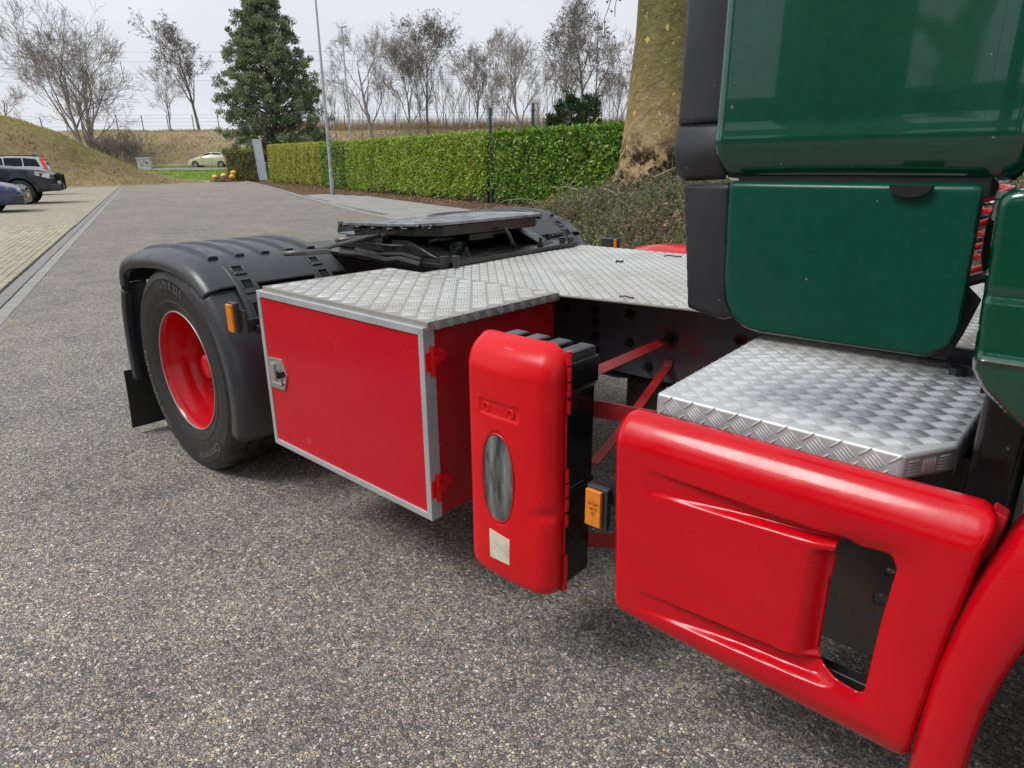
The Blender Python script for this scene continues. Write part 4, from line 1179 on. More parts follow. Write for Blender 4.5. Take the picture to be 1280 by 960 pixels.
# steel behind the hole
def brk_sdf(x, z): return np.maximum(np.maximum(sd_rrect(x, z, -.05, .50, .235, .80, .02), -(np.hypot(x-.345, z-.475)-.010)), np.maximum(-(sd_rrect(x, z, .325, .352, .385, .412, .004)), -sd_rrect(x, z, -.2, .165, .12, .325, .03)))
def brk_surf(x, z, d):
    y = -1.50-.05*smooth01((z-.44-.10*np.sin((x-.1)*9))/.05)+.04*smooth01((z-.60)/.05)+.015*np.sin(x*20)*smooth01((z-.35)/.1)
    return x, y, z
tp('battery_tray', panel(brk_sdf, -.06, .52, .225, .81, .008, brk_surf), 'bracket_steel', smooth=60, solid=.004, normals=False)
b = MB(); b.box((-.10, -1.40, .50), (.44, -1.10, .80)); tp('battery_box', b, 'black_steel', bev=.01)

# ---- step box of bright tread plate
st_poly = [(-.130, -1.795), (.383, -1.812), (.446, -1.700), (.452, -1.08), (-.172, -1.078)]
zt = .893
b = MB(); b.prism(st_poly, 'z', zt-.052, zt)
step = tp('step_box', b, 'aluminium', bev=.008)
tread('tread_ridges', st_poly, lambda u, v, h: (u, v, zt+h), step, 'alu_bar', margin=.016, h=.0024)
def edge_tread(a, c_, rot):
    a, c_ = Vector((a[0], a[1], 0)), Vector((c_[0], c_[1], 0)); L = (c_-a).length; d = (c_-a)/L; nn = Vector((d.y, -d.x, 0))
    def pl(u, v, h): return (a.x+d.x*u+nn.x*h, a.y+d.y*u+nn.y*h, v)
    tread('tread_ridges', [(.006, zt-.050), (L-.006, zt-.050), (L-.006, zt-.007), (.006, zt-.007)], pl, step, 'alu_bar', margin=.004, rot=rot, h=.0022)
edge_tread(st_poly[0], st_poly[1], 45)
edge_tread(st_poly[1], st_poly[2], 0)
edge_tread(st_poly[2], st_poly[3], 45)
edge_tread(st_poly[4], st_poly[0], 45)
b = MB(); b.prism([(-.118, -1.42), (.385, -1.42), (.433, -1.40), (.438, -1.085), (-.155, -1.085)], 'z', .55, zt-.053); tp('step_support', b, 'black_gloss', step)

# ---- red arch round the front wheel, wheel housing and red brackets
ao = [(.498, .05), (.497, .20), (.497, .32), (.498, .424), (.503, .535), (.512, .612), (.526, .70), (.548, .785), (.576, .855), (.64, .965), (.73, 1.06), (.86, 1.13), (1.2, 1.16)]
ai = [(.582, .05), (.580, .20), (.579, .32), (.581, .41), (.586, .50), (.597, .575), (.611, .64), (.632, .71), (.660, .775), (.71, .86), (.79, .945), (.90, 1.005), (1.2, 1.03)]
ao += [(2.4-x, z) for x, z in reversed(ao[:-1])]; ai += [(2.4-x, z) for x, z in reversed(ai[:-1])]
def refine_(path, k=5):
    P = np.array(path); n = len(P); t = np.linspace(0, n-1, (n-1)*k+1); i = np.clip(t.astype(int), 0, n-2); f = (t-i)[:, None]
    g = lambda j: P[np.clip(j, 0, n-1)]
    p0, p1, p2, p3 = g(i-1), g(i), g(i+1), g(i+2)
    return .5*((2*p1)+(-p0+p2)*f+(2*p0-5*p1+4*p2-p3)*f*f+(-p0+3*p1-3*p2+p3)*f**3)
secs = []
for o_, i_ in zip(refine_(ao), refine_(ai)):
    row = []
    for k, y in ((-.04, -1.80), (-.03, -1.86), (.02, -1.897), (.16, -1.917), (.45, -1.925), (.75, -1.921), (.93, -1.908), (1.0, -1.885)):
        q = o_*(1-k)+i_*k; row.append((q[0], y, q[1]))
    secs.append(row)
b = MB(); b.loft(secs, closed=False, caps=False)
arch = tp('wheel_arch', b, 'red_paint', smooth=60, solid=.005)
b = MB(); b.lathe([(.555, -1.86), (.555, -1.25)], (wcx, 0, wcz), 'y', 40, R(200), R(-20)); tp('wheel_housing', b, 'black_plastic', solid=.005)
b = MB(); b.box((.47, -1.74, .62), (.55, -1.10, 1.02)); b.box((.45, -1.70, .30), (.52, -1.2, .62)); tp('inner_panel', b, 'black_gloss', bev=.02)
b = MB(); b.prism([(.525, .845), (.548, .835), (.542, .77), (.512, .70), (.498, .72)], 'y', -1.83, -1.79); tp('arch_bracket', b, 'red_shaded_paint', arch, bev=.004)
b = MB(); b.prism([(.49, .715), (.535, .73), (.53, .60), (.488, .62)], 'y', -1.80, -1.785); tp('arch_bracket', b, 'red_shaded_paint', arch, bev=.004)
b = MB(); b.box((.485, -1.80, .575), (.510, -1.70, .625)); tp('arch_bracket', b, 'red_shaded_paint', arch, bev=.004)
b = MB(); b.prism([(.56, .87), (.60, .94), (.66, 1.0), (.64, .93), (.60, .86)], 'y', -1.85, -1.80); tp('arch_bracket', b, 'red_brown', arch, bev=.004)

# ---- cab: rear side deflectors with rubber trim, lower side panel and body
def up_sdf(x, z): return sd_rrect(x, z, -.012, .468, 1.360, 3.0, .030)
def up_surf(x, z, d):
    y = -1.862+roll(d, .018)*.9
    y = y+.036*np.clip((1.430-z)/.068, 0, 1)**1.7
    y = y-.010*np.exp(-((z-1.432)/.014)**2)*.35+.02*(z-1.4)*.3
    y = y+.012*np.clip((x-.40)/.07, 0, 1)**2+.006*np.cos((x-.2)*3.5)
    return x, y, z
deflector = obj('side_deflector', panel(up_sdf, -.02, .475, 1.355, 3.01, .0055, up_surf), 'green_paint', truck, smooth=60, solid=.012, normals=False)
lo_pts = [(.030+.03, 1.352-.03), (.424-.03, 1.352-.03), (.430-.03, 1.14), (.410-.03, 1.088+.028), (.085, 1.088+.028), (.060, 1.125)]
def lo_sdf(x, z): return sd_poly(x, z, [(.034, 1.348), (.413, 1.348), (.418, 1.142), (.411, 1.114), (.388, 1.097), (.112, 1.094), (.084, 1.099), (.063, 1.113), (.050, 1.137), (.043, 1.172)], .012)
def lo_surf(x, z, d):
    y = -1.852+roll(d, .010)*.9-.012*np.cos((x-.22)*5)+.008
    return x, y, z
ldef = obj('lower_deflector', panel(lo_sdf, .015, .44, 1.075, 1.37, .0045, lo_surf), 'green_matt', truck, smooth=50, solid=.020, normals=False)
b = MB(); b.prism([(.390, 1.345), (.421, 1.345), (.425, 1.13), (.408, 1.09), (.385, 1.09)], 'y', -1.833, -1.795); tp('deflector_frame', b, 'black_gloss', ldef, bev=.006)
b = MB(); b.box((.03, -1.825, 1.338), (.43, -1.74, 1.392)); b.box((.06, -1.78, 1.25), (.39, -1.765, 1.337)); tp('deflector_rail', b, 'rubber', ldef, bev=.004)
b = MB(); b.prism([(.385, 1.20), (.402, 1.22), (.445, 1.18), (.43, 1.12), (.415, 1.075), (.39, 1.075), (.40, 1.12)], 'y', -1.80, -1.792); tp('deflector_bracket', b, 'black_plastic', ldef, bev=.002)
b = MB(); b.add([(.330+.030*math.cos(t), -1.8655, 1.357+.018*math.sin(t)) for t in np.linspace(math.pi, 2*math.pi, 14)]+[(.330+.030*math.cos(t), -1.85, 1.357+.018*math.sin(t)) for t in np.linspace(math.pi, 2*math.pi, 14)], [tuple(range(14)), tuple(range(27, 13, -1))]+[(i, 14+i, 14+(i+1) % 14, (i+1) % 14) for i in range(14)]); tp('finger_hole', b, 'dark_void', ldef)
b = MB(); b.cyl((.415, -1.80, 1.205), (.46, -1.79, 1.225), .009, n=10); tp('bracket_pin', b, 'black_plastic', ldef)
b = MB(); b.cyl((.36, -1.2, .894), (.36, -1.2, .912), .02, n=12); tp('bracket_bolt', b, 'black_steel', ldef)
# rubber trim
def trim_piece(name, pts, r, bulge, y0, rot=0.0, parent=None):
    xs = [p[0] for p in pts]; zs = [p[1] for p in pts]
    def sdf(x, z): return sd_poly(x, z, pts, r)
    def surf(x, z, d):
        t = np.clip((x-min(xs))/(max(xs)-min(xs)), 0, 1)
        y = y0+roll(d, .010)*.8+.030*(1-t)**2.0
        if bulge: y = y-.012*np.sin(np.clip((z-min(zs))/(max(zs)-min(zs)), 0, 1)*math.pi)
        return x, y, z
    return obj(name, panel(sdf, min(xs)-.02, max(xs)+.02, min(zs)-.02, max(zs)+.02, .005, surf), 'trim_plastic', parent or truck, smooth=50, solid=.02, normals=False)
trim_piece('rubber_trim', [(-.110, 1.470), (.000, 1.468), (.000, 2.9), (-.085, 2.9)], .006, False, -1.838)
trim_piece('rubber_trim', [(-.103, 1.372), (-.110, 1.42), (-.112, 1.458), (.000, 1.456), (.000, 1.385), (.004, 1.368), (-.085, 1.364)], .006, True, -1.838)
trim_piece('rubber_trim', [(-.088, 1.348), (.016, 1.350), (.030, 1.13), (.046, 1.105), (.028, 1.099), (-.054, 1.109)], .006, False, -1.838)

# cab body, built on from the part in view
def cp_sdf(x, z): return sd_poly(x, z, [(.468, 1.330), (2.05, 1.330), (2.05, 1.16), (.84, 1.15), (.70, 1.07), (.57, .985), (.496, 1.058), (.480, 1.085)], .024)
def cp_surf(x, z, d):
    y = -1.856+roll(d, .016)*.9
    y = y+.007*np.exp(-((z-1.198)/.0045)**2)
    y = y-.006*np.exp(-((z-1.098)/.006)**2)
    y = y+.030*np.clip((1.098-z)/.12, 0, 1)**1.5
    return x, y, z
cpan = obj('entry_panel', panel(cp_sdf, .43, 2.08, .87, 1.36, .0065, cp_surf), 'green_paint', truck, smooth=50, solid=.012, normals=False)
b = MB(); b.box((.475, -1.835, 1.375), (2.25, .515, 3.05)); b.box((.52, -1.80, .97), (2.2, .48, 1.37))
cab = tp('cab', b, 'green_paint', bev=.03)
b = MB(); b.box((.95, -1.842, 2.05), (1.9, -1.836, 2.75)); tp('window', b, 'car_glass', cab, bev=.002)
b = MB(); b.box((1.0, -1.865, 1.78), (1.16, -1.837, 1.82)); tp('door_handle', b, 'black_plastic', cab, bev=.006)
b = MB()
for x in (.90, 1.98): b.box((x, -1.838, 1.40), (x+.008, -1.8335, 2.9))
tp('door_seam', b, 'dark_void', cab)
b = MB(); b.box((2.251, -1.6, 1.9), (2.256, .28, 2.75)); tp('windscreen', b, 'car_glass', cab)
b = MB(); b.box((2.2, -1.83, .45), (2.42, .51, .95)); tp('bumper', b, 'red_paint', cab, bev=.04)
b = MB(); b.box((.46, -1.7, 1.0), (.474, .4, 1.5)); tp('cab_back', b, 'black_steel', cab)
# air coils and hose behind the cab
def coil(c, r, pitch, turns, tr, tilt=0.0):
    pts = []
    for i in range(int(turns*20)):
        t = 2*math.pi*i/20
        pts.append((c[0]+r*math.cos(t), c[1]+r*math.sin(t), c[2]+pitch*t/(2*math.pi)+tilt*math.cos(t)))
    b = MB(); b.tube(pts, tr, 8); return b
tp('air_coil', coil((.310, -1.02, 1.08), .055, .058, 4.3, .0085, .012), 'red_hose')
tp('air_coil', coil((.24, -.35, 1.06), .055, .046, 6, .0085, .015), 'black_gloss')
b = MB(); b.tube([(.445, -1.80, 1.34), (.437, -1.80, 1.30), (.437, -1.79, 1.25), (.444, -1.78, 1.215)], .007, 8); tp('door_cable', b, 'rubber')
b = MB(); b.cyl((.444, -1.80, 1.345), (.441, -1.80, 1.305), .008, n=10); b.cyl((.444, -1.80, 1.348), (.444, -1.80, 1.338), .011, n=10); tp('cable_end', b, 'galvanised')
# far side: red tank fairing
b = MB()
secs = []
for x, s_ in ((-1.55, .70), (-1.50, .86), (-1.36, .96), (-1.1, 1.0), (-.3, 1.0), (-.2, .92)):
    row = []
    for t in np.linspace(R(-20), R(200), 18): row.append((x, .34+.27*math.cos(t)*s_, .72+.245*math.sin(t)*s_))
    row += [(x, .34-.25, .35), (x, .34+.26, .35)]
    secs.append(row)
b.loft(secs); tp('side_tank', b, 'red_paint')

# =================================================================== VEGETATION
def leaf_quads(P, D, N, ln, wd):
    # folded diamond leaves: P base points, D direction, N rough normal
    D = D/np.linalg.norm(D, axis=1)[:, None]
    Sd = np.cross(D, N); Sd /= (np.linalg.norm(Sd, axis=1)[:, None]+1e-9)
    Nn = np.cross(Sd, D)
    ln = ln[:, None]; wd = wd[:, None]
    a = P; b = P+D*ln*.45+Sd*wd*.5+Nn*wd*.18; c = P+D*ln-Nn*ln*.10; d = P+D*ln*.45-Sd*wd*.5+Nn*wd*.18
    V = np.stack([a, b, c, d], 1).reshape(-1, 3)
    i = np.arange(len(P))[:, None]*4
    F = np.concatenate([np.concatenate([i, i+1, i+2], 1), np.concatenate([i, i+2, i+3], 1)])
    return V, F
def rnd_dirs(r, n):
    v = r.normal(size=(n, 3)); return v/np.linalg.norm(v, axis=1)[:, None]

def hedge(label, p0, p1, thick, h0, h1, mat, n, ln, wd, seed, group=None, core='hedge_core', thin=None, z0=0.02, name='hedge'):
    r = np.random.RandomState(seed)
    p0 = np.array(p0[:2]); p1 = np.array(p1[:2]); d = p1-p0; L = np.linalg.norm(d); d /= L; nn = np.array([-d[1], d[0]])
    root = thing(name, (*((p0+p1)/2), 0), label, 'hedge', group=group)
    # woody core
    mb = MB()
    k = max(4, int(L/1.2)); secs = []
    for i in range(k+1):
        u = i/k; h = h0+(h1-h0)*u; q = p0+d*L*u; tk = thick*.5-.12
        jit = r.uniform(-.05, .05, 4)
        secs.append([(q[0]-nn[0]*(tk+jit[0]), q[1]-nn[1]*(tk+jit[0]), 0.0), (q[0]+nn[0]*(tk+jit[1]), q[1]+nn[1]*(tk+jit[1]), 0.0), (q[0]+nn[0]*(tk+jit[2]), q[1]+nn[1]*(tk+jit[2]), h-.16+jit[3]*.5), (q[0]-nn[0]*(tk+jit[3]), q[1]-nn[1]*(tk+jit[3]), h-.16+jit[0]*.5)])
    mb.loft(secs); obj('stems', mb, core, root, smooth=0)
    # leaves on the clipped skin: two long faces, top, two ends
    per = [L*h0, L*h0*.5, L*thick, thick*h0, thick*h0]
    tot = sum(per); Ps, Ns = [], []
    for fi, a in enumerate(per):
        m_ = int(n*a/tot)
        u = r.uniform(0, 1, m_); v = r.uniform(0, 1, m_)
        if fi in (0, 1):
            s_ = 1 if fi == 0 else -1
            h = h0+(h1-h0)*u
            off = thick*.5+.05*np.sin(u*L*2.1+seed)*np.sin(v*5+seed)+.04*np.sin(u*L*5.3)*np.cos(v*9)-np.abs(r.normal(0, .06, m_))
            off = off-0.10*(v > .93)*(v-.93)/.07-.16*np.clip((.10-v)/.10, 0, 1)
            q = p0[None]+d[None]*(L*u)[:, None]+nn[None]*(s_*off)[:, None]
            P = np.concatenate([q, (z0+v*h)[:, None]], 1); Nf = np.tile([nn[0]*s_, nn[1]*s_, .25], (m_, 1))
        elif fi == 2:
            h = h0+(h1-h0)*u
            q = p0[None]+d[None]*(L*u)[:, None]+nn[None]*((v-.5)*thick)[:, None]
            z = h+.035*np.sin(u*L*3.1+seed)+r.normal(0, .035, m_)+.10*(r.uniform(0, 1, m_) > .985)
            P = np.concatenate([q, z[:, None]], 1); Nf = np.tile([0, 0, 1.], (m_, 1))
        else:
            e = 0 if fi == 3 else 1
            q = (p0 if e == 0 else p1)[None]+nn[None]*((u-.5)*thick)[:, None]+d[None]*(r.normal(0, .05, m_)+(.03 if e else -.03))[:, None]
            P = np.concatenate([q, (v*(h0 if e == 0 else h1))[:, None]], 1); Nf = np.tile([d[0]*(1 if e else -1), d[1]*(1 if e else -1), .2], (m_, 1))
        if thin is not None:
            f = thin(P); keep = r.uniform(0, 1, m_) < f; P, Nf = P[keep], Nf[keep]
        Ps.append(P); Ns.append(Nf)
    P = np.concatenate(Ps); Nf = np.concatenate(Ns); m_ = len(P)
    D = Nf*.55+rnd_dirs(r, m_)*.9; D[:, 2] += .15
    V, F = leaf_quads(P, D, Nf+rnd_dirs(r, m_)*.7, ln*r.uniform(.6, 1.25, m_), wd*r.uniform(.7, 1.2, m_))
    npobj('foliage', V, F, mat, root, kind='stuff')
    return root
def stp(s, t): return ST(s, t)[:2]
def bare_gap(P):
    # sparse foot of the hedge and a bare spot beside the fence post
    s = -.938*P[:, 0]+.345*P[:, 1]
    g = np.exp(-((s-21.55)/.6)**2)*np.clip((1.3-P[:, 2])/.9, 0, 1)
    return np.clip(1-.95*g-.35*np.clip((.35-P[:, 2])/.35, 0, 1), 0, 1)
hedge('tall dark glossy laurel hedge running up to the plane tree trunk', stp(3.5, 9.05), stp(21.25, 9.05), 1.0, 2.14, 2.37, 'leaf_laurel_dark', 46000, .15, .07, 11, thin=bare_gap)
hedge('long yellow-green laurel hedge between the grey lamp post and the green fence post', stp(21.85, 8.95), stp(38.0, 8.0), .9, 2.40, 2.54, 'leaf_laurel_light', 50000, .135, .062, 12, thin=bare_gap)
hedge('short dark green hedge piece just behind the grey lamp post', stp(38.6, 7.95), stp(44.0, 7.95), .9, 2.55, 2.64, 'leaf_laurel_dark', 9000, .12, .055, 13)
hedge('clipped yellow conifer hedge beside the leaning grey gate', stp(44.4, 8.0), stp(63.5, 7.7), .9, 2.68, 2.98, 'leaf_thuja', 26000, .14, .06, 14)
hedge('brownish thin hedge at the far end by the lime hatchback', LF(-25.9, 64.9, 0), LF(-23.1, 64.4, 0), .9, 2.6, 2.7, 'leaf_old_hedge', 6500, .13, .055, 15, z0=.15)

# ---- bare trees
ORDN = ['first', 'second', 'third', 'fourth', 'fifth', 'sixth', 'seventh', 'eighth', 'ninth', 'tenth', 'eleventh', 'twelfth', 'thirteenth', 'fourteenth', 'fifteenth', 'sixteenth', 'seventeenth', 'eighteenth', 'nineteenth', 'twentieth', 'twenty-first', 'twenty-second', 'twenty-third', 'twenty-fourth', 'twenty-fifth', 'twenty-sixth']
def grow(base, height, seed, spread=.55, trunk_r=.16, levels=5, lean=(0, 0), first=.25, nmain=6, up=.25, kids=(3, 5), droop=0.0, twig_r=.0115, seeds=0.0):
    r = random.Random(seed)
    trunk, twigs, tips = [], [], []
    def rec(p, d, L, rad, lev):
        nseg = 5 if lev < 2 else (4 if lev < 3 else 3)
        pts = [p]; q = p; dd = d.copy()
        for i in range(nseg):
            jit = Vector((r.gauss(0, 1), r.gauss(0, 1), r.gauss(0, 1)))*(.055+.04*lev)
            dd = (dd+jit+Vector((0, 0, up*(.35 if lev else .1)-droop*(lev > 2)))).normalized()
            q = q+dd*(L/nseg); pts.append(q)
        for i in range(nseg):
            a = rad*(1-.62*i/nseg); b = rad*(1-.62*(i+1)/nseg)
            (trunk if lev < 2 else twigs).append((pts[i], pts[i+1], max(a, twig_r), max(b, twig_r*.8)))
        if lev >= levels:
            tips.append(pts[-1]); return
        n = nmain if lev == 0 else r.randint(*kids)
        for k in range(n):
            f = first+(1-first)*((k+r.random()*.8)/n) if lev == 0 else r.uniform(.25, 1.0)
            x = min(f*nseg, nseg-1e-3); i = int(x); q = pts[i].lerp(pts[i+1], x-i)
            base_d = (pts[i+1]-pts[i]).normalized()
            az = r.uniform(0, 6.283) if lev else k*2.4+r.uniform(-.4, .4)
            o1 = base_d.orthogonal().normalized(); o2 = base_d.cross(o1)
            sp = spread*r.uniform(.7, 1.35)
            nd = (base_d*math.cos(sp)+(o1*math.cos(az)+o2*math.sin(az))*math.sin(sp)).normalized()
            rec(q, nd, L*r.uniform(.50, .74)*(1.0 if lev else 1.05-.35*f), rad*(1-.62*f)*r.uniform(.5, .68), lev+1)
        if lev == 0: tips.append(pts[-1])
    rec(Vector(base), Vector((lean[0], lean[1], 1)).normalized(), height*.62, trunk_r, 0)
    return trunk, twigs, tips
def seg_mesh(segs, n):
    A = np.array([s[0] for s in segs]); B = np.array([s[1] for s in segs]); ra = np.array([s[2] for s in segs]); rb = np.array([s[3] for s in segs])
    D = B-A; D /= (np.linalg.norm(D, axis=1)[:, None]+1e-9)
    ref = np.where(np.abs(D[:, 2:3]) > .9, np.array([[1., 0, 0]]), np.array([[0, 0, 1.]]))
    U = np.cross(D, ref); U /= np.linalg.norm(U, axis=1)[:, None]; W = np.cross(D, U)
    t = 2*np.pi*np.arange(n)/n
    ring = np.cos(t)[None, :, None]*U[:, None]+np.sin(t)[None, :, None]*W[:, None]
    V = np.concatenate([A[:, None]+ring*ra[:, None, None], B[:, None]+ring*rb[:, None, None]], 1).reshape(-1, 3)
    F = np.array([(i, (i+1) % n, n+(i+1) % n, n+i) for i in range(n)])
    F = (F[None]+(2*n)*np.arange(len(A))[:, None, None]).reshape(-1, 4)
    return V, F
def bare_tree(label, base, height, seed, group='bare trees on the railway embankment', mat='twig', seeds=0, stems=1, name='bare_tree', cat='tree', **kw):
    root = thing(name, base, label, cat, group=group)
    T, W, tips = [], [], []
    for k in range(stems):
        kk = dict(kw)
        if stems > 1:
            kk['lean'] = (kw.get('lean', (0, 0))[0]+(-.22+.44*k/(stems-1))*ER[0], kw.get('lean', (0, 0))[1]+(-.22+.44*k/(stems-1))*ER[1])
        off = Vector((ER[0]*.25*k, ER[1]*.25*k, -.15))
        a, b, c = grow(Vector(base)+off, height*(1-.08*k), seed+k*17, **kk)
        T += a; W += b; tips += c
    V, F = seg_mesh(T, 6); npobj('trunk', V, F, mat, root, smooth=True)
    V, F = seg_mesh(W, 3); npobj('crown', V, F, mat, root)
    if seeds:
        r = np.random.RandomState(seed); tp_ = np.array(tips); tp_ = tp_[r.uniform(0, 1, len(tp_)) < seeds]
        m_ = len(tp_)*3; P = np.repeat(tp_, 3, 0)+r.normal(0, .07, (m_, 3))
        V, F = leaf_quads(P, rnd_dirs(r, m_)+np.array([0, 0, -.5]), rnd_dirs(r, m_), r.uniform(.12, .26, m_), r.uniform(.08, .16, m_))
        npobj('seed_pods', V, F, 'twig_dark', root, kind='stuff')
    return root
def LD(px, D): return ((px-640)/835.2*D, D*1.053)
def onemb(px, D, dz=0): 
    L, F = LD(px, D); return LF(L, F, float(emb_h(np.array(L), np.array(F)))+dz)
gl = 'bare trees on the railway embankment'
bare_tree('large bare spreading tree with twin trunks behind the grassy mound', onemb(113, 70, -.4), 15.0, 21, stems=2, spread=.56, trunk_r=.24, levels=5, nmain=9, first=.10, kids=(4, 4), up=.22, twig_r=.014)
bare_tree('small pale bare tree at the left edge behind the mound crest', onemb(22, 78), 6.4, 31, spread=.75, trunk_r=.12, levels=4, nmain=7, up=.15, twig_r=.012)
bare_tree('leaning bare tree with dark seed pods left of the evergreen', onemb(258, 82), 12.3, 43, mat='twig_dark', spread=.55, trunk_r=.2, levels=5, nmain=7, first=.3, lean=(-.16*ER[0], -.16*ER[1]), seeds=.35, kids=(4, 4))
bare_tree('slim bare tree standing just left of the leaning seed-pod tree', onemb(223, 80), 7.6, 52, spread=.6, trunk_r=.10, levels=4, nmain=8, first=.2, kids=(4, 5))
bare_tree('broad bare tree with curved limbs behind the second street lamp', onemb(471, 75), 12.4, 61, spread=.62, trunk_r=.2, levels=5, nmain=7, first=.18, lean=(-.08*ER[0], -.08*ER[1]), kids=(4, 4))
bare_tree('narrow brown bare tree with a dense fan of twigs right of the broad one', onemb(516, 76), 10.6, 72, spread=.42, trunk_r=.15, levels=5, nmain=8, first=.12, kids=(4, 5))
bare_tree('tall bare tree with clumps of dark seed pods at its top', onemb(540, 77), 12.6, 83, mat='twig_dark', spread=.52, trunk_r=.16, levels=5, nmain=7, first=.42, seeds=.45, kids=(4, 4))
bare_tree('twiggy bare tree between the pod tree and the green fence post', onemb(600, 76), 9.6, 94, spread=.45, trunk_r=.13, levels=5, nmain=8, first=.2, seeds=.06, kids=(4, 4))
bare_tree('bare tree leaning left between the two green fence posts', onemb(655, 75), 11.6, 105, spread=.5, trunk_r=.17, levels=5, nmain=7, first=.2, lean=(-.14*ER[0], -.14*ER[1]), kids=(4, 5))
bare_tree('tallest bare tree with round podded crown above the dark conifers', onemb(731, 76), 13.6, 116, mat='twig_dark', spread=.62, trunk_r=.22, levels=5, nmain=8, first=.25, seeds=.30, kids=(4, 5))
bare_tree('brown bare tree with pods left of the tallest bare tree', onemb(704, 78), 9.8, 127, spread=.5, trunk_r=.13, levels=4, nmain=9, first=.2, seeds=.15, kids=(4, 5))
bare_tree('bare tree partly hidden by the plane tree trunk', onemb(771, 77), 9.0, 138, spread=.45, trunk_r=.12, levels=5, nmain=7, first=.2, kids=(4, 4))
sap_px = [412, 425, 440, 456, 487, 500, 528, 552, 563, 571, 579, 588, 612, 622, 631, 640, 668, 676, 684, 692, 715, 745, 752, 760, 765, 780]
rs_ = random.Random(9)
for i, px in enumerate(sap_px):
    bare_tree(ORDN[i]+' thin bare sapling from the left in the row on the embankment', onemb(px+rs_.uniform(-3, 3), rs_.uniform(73, 82)), rs_.uniform(5.5, 9.0), 300+i*7, group='thin saplings on the embankment', name='sapling', spread=.32, trunk_r=.06, levels=3, nmain=8, first=.25, kids=(3, 4), up=.35, twig_r=.012)
for i, px in enumerate((128, 140, 152, 163, 172, 60, 75)):
    L, F = LD(px, rs_.uniform(68, 71))
    bare_tree(('brown leafless bush at the left of the thicket beside the twin-trunk tree', 'second leafless bush of the thicket right of the twin-trunk tree', 'leafless bush in the middle of the thicket right of the twin-trunk tree', 'fourth leafless bush of the thicket, below the left fence post', 'leafless bush at the right end of the thicket, above the grey cabinet', 'leafless bush rising behind the mound below the twin-trunk tree', 'leafless bush behind the mound close left of the twin-trunk tree')[i], LF(L, F, float(emb_h(np.array(L), np.array(F)))), rs_.uniform(2.6, 4.2), 500+i*5, group='leafless bushes behind the mound', name='bush', cat='bush', stems=3, spread=.5, trunk_r=.04, levels=4, nmain=7, first=.05, kids=(3, 4), twig_r=.010)

# ---- evergreen tree behind the gate
def foliage_tree(label, base, height, radius, mat, n, seed, ln, wd, profile, trunk_r=.25, group=None, clumps=220, name='evergreen_tree', cat='tree', clump_r=.6):
    r = np.random.RandomState(seed)
    root = thing(name, base, label, cat, group=group)
    b = Vector(base)
    segs = []
    top = b+Vector((0, 0, height*.93)); prev = b-Vector((0, 0, .2))
    for i in range(8):
        q = b.lerp(top, (i+1)/8)+Vector((r.normal(0, .06), r.normal(0, .06), 0)); segs.append((prev, q, trunk_r*(1-i/8)+.02, trunk_r*(1-(i+1)/8)+.02)); prev = q
    C = []
    for i in range(clumps):
        z = r.uniform(.03, 1)**.9
        R_ = radius*profile(z)
        a = r.uniform(0, 6.28); rr_ = R_*math.sqrt(r.uniform(.12, 1))*r.uniform(.82, 1.12)
        c = b+Vector((rr_*math.cos(a), rr_*math.sin(a), z*height+r.normal(0, .15)))
        C.append(c)
        st = b+Vector((0, 0, max(.05, z-.10)*height*.95)); mid = st.lerp(c, .5)+Vector((0, 0, .1))
        segs += [(st, mid, .05*(1.2-z)+.012, .03*(1.2-z)+.01), (mid, c, .03*(1.2-z)+.01, .010)]
    V, F = seg_mesh(segs, 5); npobj('trunk', V, F, 'twig_dark', root, smooth=True)
    C = np.array([tuple(c) for c in C]); k = r.randint(0, len(C), n)
    cr_ = clump_r*r.uniform(.5, 1.2, len(C))
    P = C[k]+rnd_dirs(r, n)*(cr_[k]*r.uniform(.1, 1, n)**.6)[:, None]*np.array([1, 1, .75])
    out_ = P-np.array(base)-np.array([0, 0, height*.4]); out_ /= np.linalg.norm(out_, axis=1)[:, None]
    D = out_*.5+rnd_dirs(r, n); D[:, 2] += .3
    V, F = leaf_quads(P, D, rnd_dirs(r, n)+np.array([0, 0, .8]), ln*r.uniform(.6, 1.3, n), wd*r.uniform(.6, 1.3, n))
    npobj('crown', V, F, mat, root)
    return root
evp = lambda z: float(np.interp(z, [0, .12, .3, .5, .68, .82, .93, 1.0], [.85, 1.0, 1.0, .90, .72, .52, .30, .10]))
foliage_tree('tall dense dark evergreen tree behind the leaning grey gate', LF(*LD(352, 66), 1.0), 15.9, 5.1, 'leaf_evergreen', 80000, 5, .24, .11, evp, clumps=760, clump_r=.55)
con = lambda z: float(np.interp(z, [0, .3, .7, 1.0], [1, .95, .6, .08]))
for i, (px, h, rr_) in enumerate(((690, 2.9, .45), (701, 3.5, .6), (713, 3.85, .65), (724, 3.6, .6), (734, 3.8, .6), (744, 3.75, .55))):
    foliage_tree(('low dark conifer at the left end of the clump behind the laurel hedge', 'second dark conifer from the left end of the clump behind the laurel hedge', 'tallest dark conifer, left of centre in the clump behind the laurel hedge', 'dark conifer just right of the tallest one behind the laurel hedge', 'dark conifer next to the right end of the clump behind the laurel hedge', 'dark conifer at the right end of the clump behind the laurel hedge')[i], LF(*LD(px, 28+i % 2*.8), 0), h+.15, rr_, 'leaf_conifer', 4200, 60+i, .16, .05, con, trunk_r=.05, clumps=70, group='conifers behind the laurel hedge', name='conifer', clump_r=.22)

